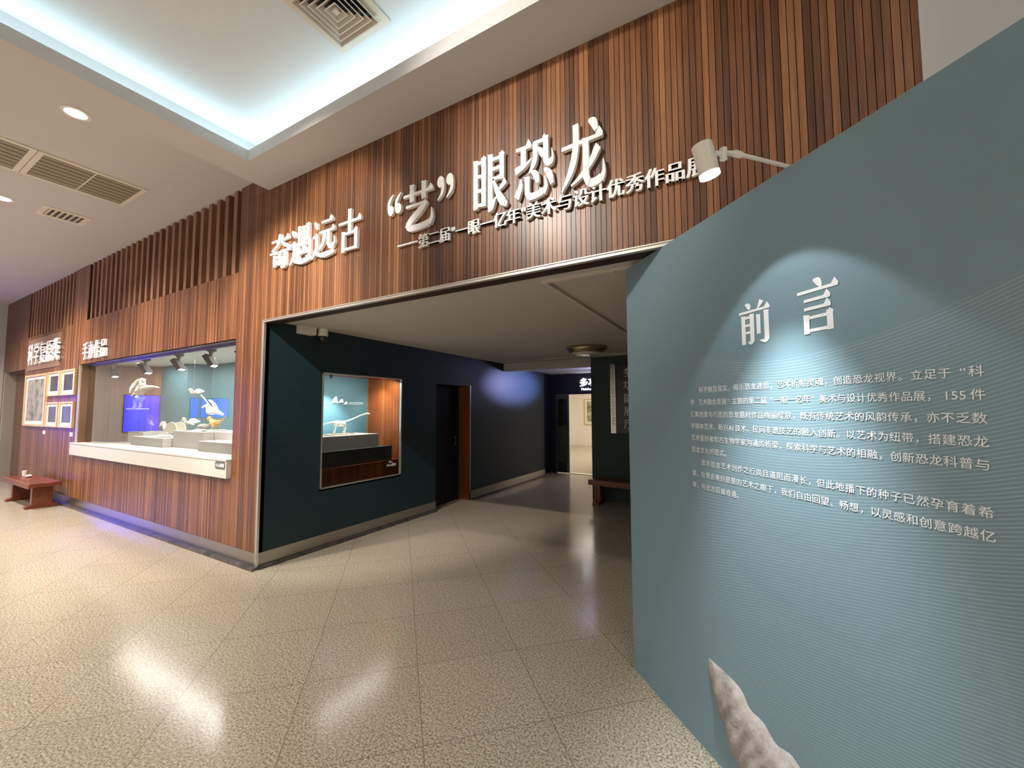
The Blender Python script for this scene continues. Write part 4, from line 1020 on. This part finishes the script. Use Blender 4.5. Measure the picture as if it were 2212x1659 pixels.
# small "mind the glass" badge on the sill
t_ = thing('glass_warning_badge', 'small dark rounded badge with white characters 小心玻璃 on the white sill', 'badge', (-0.69,-0.052,1.03))
rr = []
for qx, qz, a0 in ((0.085,0.02,0), (-0.085,0.02,90), (-0.085,-0.02,180), (0.085,-0.02,270)):
    rr += [(qx+0.022*math.cos(math.radians(a0+i*18)), qz+0.022*math.sin(math.radians(a0+i*18))) for i in range(6)]
obj('plate', MB().prism(rr, (-0.69,-0.0505,1.035), XX, ZZ, NY, 0.003), plain('badge_grey', (96,94,88), 0.5), t_)
mb = MB()
for i, ch in enumerate('小心玻璃'): put_flat(mb, ch, (-0.69+(i-1.5)*0.045,-0.0541,1.035), XX, ZZ, 0.048, 0.002)
obj('characters', mb, m_print, t_, recalc=False)
def fins(mb, o, ux, uz, un, k, h):
    """three white fins of falling size above one curved ground line"""
    for fx, w, hh, b0 in ((0.0,0.40,0.42,0.0), (0.42,0.34,0.24,0.05), (0.78,0.24,0.20,-0.04)):
        crv = [(0,0),(0.10,0.24),(0.26,0.55),(0.46,0.84),(0.66,0.98),(0.80,0.97),(0.89,0.80),(0.95,0.48),(0.98,0.08),(0.80,0.17),(0.55,0.18),(0.28,0.12)]
        pts = [(fx*k+a*w*k, b0*k+b*hh*k) for a, b in crv]
        if h: mb.prism(pts, o, ux, uz, un, h)
        else: mb.quad(*[Vector(o)+ux*x+uz*y for x, y in pts])
    return mb
# ------------------------------------------------------------------ corridor niche
YY, NX = Vector((0,1,0)), Vector((1,0,0))
tag(obj('stepped_plinth', MB().box(-0.60,-0.13,NY0-0.015,1.73,1.135,1.315), m_gplinth, bevel=0.002), 'grey upper step block under the long-necked skeleton in the corridor niche', 'plinth')
tag(obj('stepped_plinth', MB().box(-0.70,-0.06,NY0-0.015,1.92,0.93,1.134), m_dplinth, bevel=0.002), 'dark lower step block in the corridor niche', 'plinth')
tag(obj('wooden_plinth', MB().box(-0.735,-0.035,NY0-0.015,NY1-0.005,NZ0+0.001,0.929), m_niche_y), 'brown veneered base along the bottom of the corridor niche', 'plinth')
lg = fins(MB(), (-0.733,1.385,1.742), YY, ZZ, NX, 0.27, 0.004)
t_ = thing('wall_logo', 'white logo of three fins with fine print on the niche back wall', 'logo', (-0.735,1.5,1.74))
obj('fins', lg, m_print, t_)
mb = MB()
random.seed(3)
for r, (z0, z1) in enumerate(((1.752,1.772), (1.733,1.743))):
    y_ = 1.69
    while y_ < 1.95:
        w_ = random.uniform(0.006, 0.014); mb.box(-0.734,-0.7325, y_, y_+w_, z0, z1); y_ += w_+0.004
obj('fine_print', mb, plain('faint_print', (170,192,198), 0.6), t_)
# long-necked dinosaur skeleton
X0 = -0.40; zb = 1.315
t_ = thing('dinosaur_skeleton_model', 'small white long-necked dinosaur skeleton in the lit corridor niche', 'model', (X0,1.25,zb))
obj('base_board', MB().box(X0-0.07,X0+0.07,1.06,1.47,zb,zb+0.014), plain('model_base', (170,140,120), 0.5), t_)
sp = smooth_path([(X0,0.86,1.452),(X0,1.00,1.462),(X0,1.12,1.482),(X0,1.22,1.498),(X0,1.32,1.492),(X0,1.40,1.500),(X0,1.52,1.535),(X0,1.64,1.578),(X0,1.74,1.602),(X0,1.775,1.600)],5)
mb = MB().tube(sp, [0.002+0.0062*min(1, i/18) if i < 24 else max(0.003, 0.009-0.0002*(i-24)) for i in range(len(sp))], 8)
for i, q in enumerate(sp):
    if i % 2 == 0 and 4 < i < len(sp)-3:
        mb.box(q[0]-0.003,q[0]+0.003,q[1]-0.003,q[1]+0.003,q[2],q[2]+0.016)
        mb.box(q[0]-0.009,q[0]+0.009,q[1]-0.003,q[1]+0.003,q[2]-0.010,q[2])
obj('spine', mb, m_bone, t_)
mb = MB()
for k in range(7):
    yy = 1.215+k*0.02
    for s in (-1,1): mb.tube(smooth_path([(X0,yy,1.492),(X0+s*0.032,yy+0.004,1.478),(X0+s*0.036,yy+0.010,1.448),(X0+s*0.014,yy+0.014,1.428)],3), 0.0028, 6)
mb.ball((X0,1.205,1.485), 0.024, 1.0,0.9,0.7, 6).ball((X0,1.345,1.472), 0.02, 1.1,0.8,1.0, 6)
obj('ribcage', mb, m_bone, t_)
for s, yl, zt2, dy in ((-1,1.20,1.480,0.01), (1,1.20,1.480,-0.02), (-1,1.35,1.470,0.02), (1,1.35,1.470,-0.01)):
    lg_ = MB().tube([(X0+s*0.03,yl,zt2),(X0+s*0.034,yl+dy+0.014,1.405),(X0+s*0.034,yl+dy-0.004,1.345),(X0+s*0.034,yl+dy+0.012,zb+0.014)], [0.010,0.0055,0.0065,0.009], 8)
    obj('leg', lg_, m_bone, t_)
obj('skull', MB().tube(smooth_path([(X0,1.765,1.600),(X0,1.785,1.598),(X0,1.805,1.582)],3), [0.006,0.010,0.011,0.011,0.009,0.006,0.004], 8), m_bone, t_)
t_ = thing('glass_warning_sticker', 'white fin logo and characters 小心玻璃 stuck low on the niche glass', 'sticker', (-0.008,1.87,0.86))
fm = fins(MB(), (-0.0095,1.815,0.893), YY, ZZ, NX, 0.075, 0.0)
obj('fins', fm, m_print, t_, recalc=False)
mb = MB()
for i, ch in enumerate('小心玻璃'): put_flat(mb, ch, (-0.0095,1.80+i*0.044,0.862), YY, ZZ, 0.046, 0.0015)
obj('characters', mb, m_print, t_, recalc=False)
lamp_spot('niche_spot_beam', (-0.44,1.16,2.075), (-0.66,1.30,1.40), 110, (0.90,0.97,1.0), 76, 0.7, 0.02)
lamp_spot('niche_spot_beam', (-0.30,1.72,2.09), (-0.50,2.04,1.50), 22, (1.0,0.94,0.86), 90, 0.9, 0.02)
lamp_area('niche_fill', (-0.10,1.40,2.09), 1.1, 17, (1.0,0.95,0.88), (-0.35,0,-1), 0.05)
t_ = thing('niche_spotlight', 'small black spotlight under the niche ceiling', 'spotlight', (-0.22,1.10,2.14))
obj('mount', MB().lathe([(0.02,0),(0.02,-0.012),(0.008,-0.02)], (-0.43,1.15,2.148), (0,0,1), 16), m_black, t_)
obj('head', MB().lathe([(0.016,0),(0.018,0.03)], (-0.435,1.157,2.092), (0.3,-0.2,0.9), 16), m_black, t_)
# faint printed waves low on the teal corridor wall
m_wave = plain('wave_print', (40,62,70), 0.6)
mb = MB(); random.seed(11)
for k in range(17):
    y0_ = random.uniform(0.03,0.30); z0_ = 0.55+k*0.105; L_ = random.uniform(0.12,0.34); a_ = random.uniform(0.01,0.03)
    pts = [(y0_+L_*i/10, z0_+a_*math.sin(i*0.42+k)+0.004*i*math.sin(k)) for i in range(11)]
    for (ya,za),(yb,zb_) in zip(pts[:-1], pts[1:]): mb.quad((0.0006,ya,za),(0.0006,yb,zb_),(0.0006,yb,zb_+0.004),(0.0006,ya,za+0.004))
wv = obj('wave_print', mb, m_wave, bpy.data.objects['wall_corridor_left'], recalc=False)
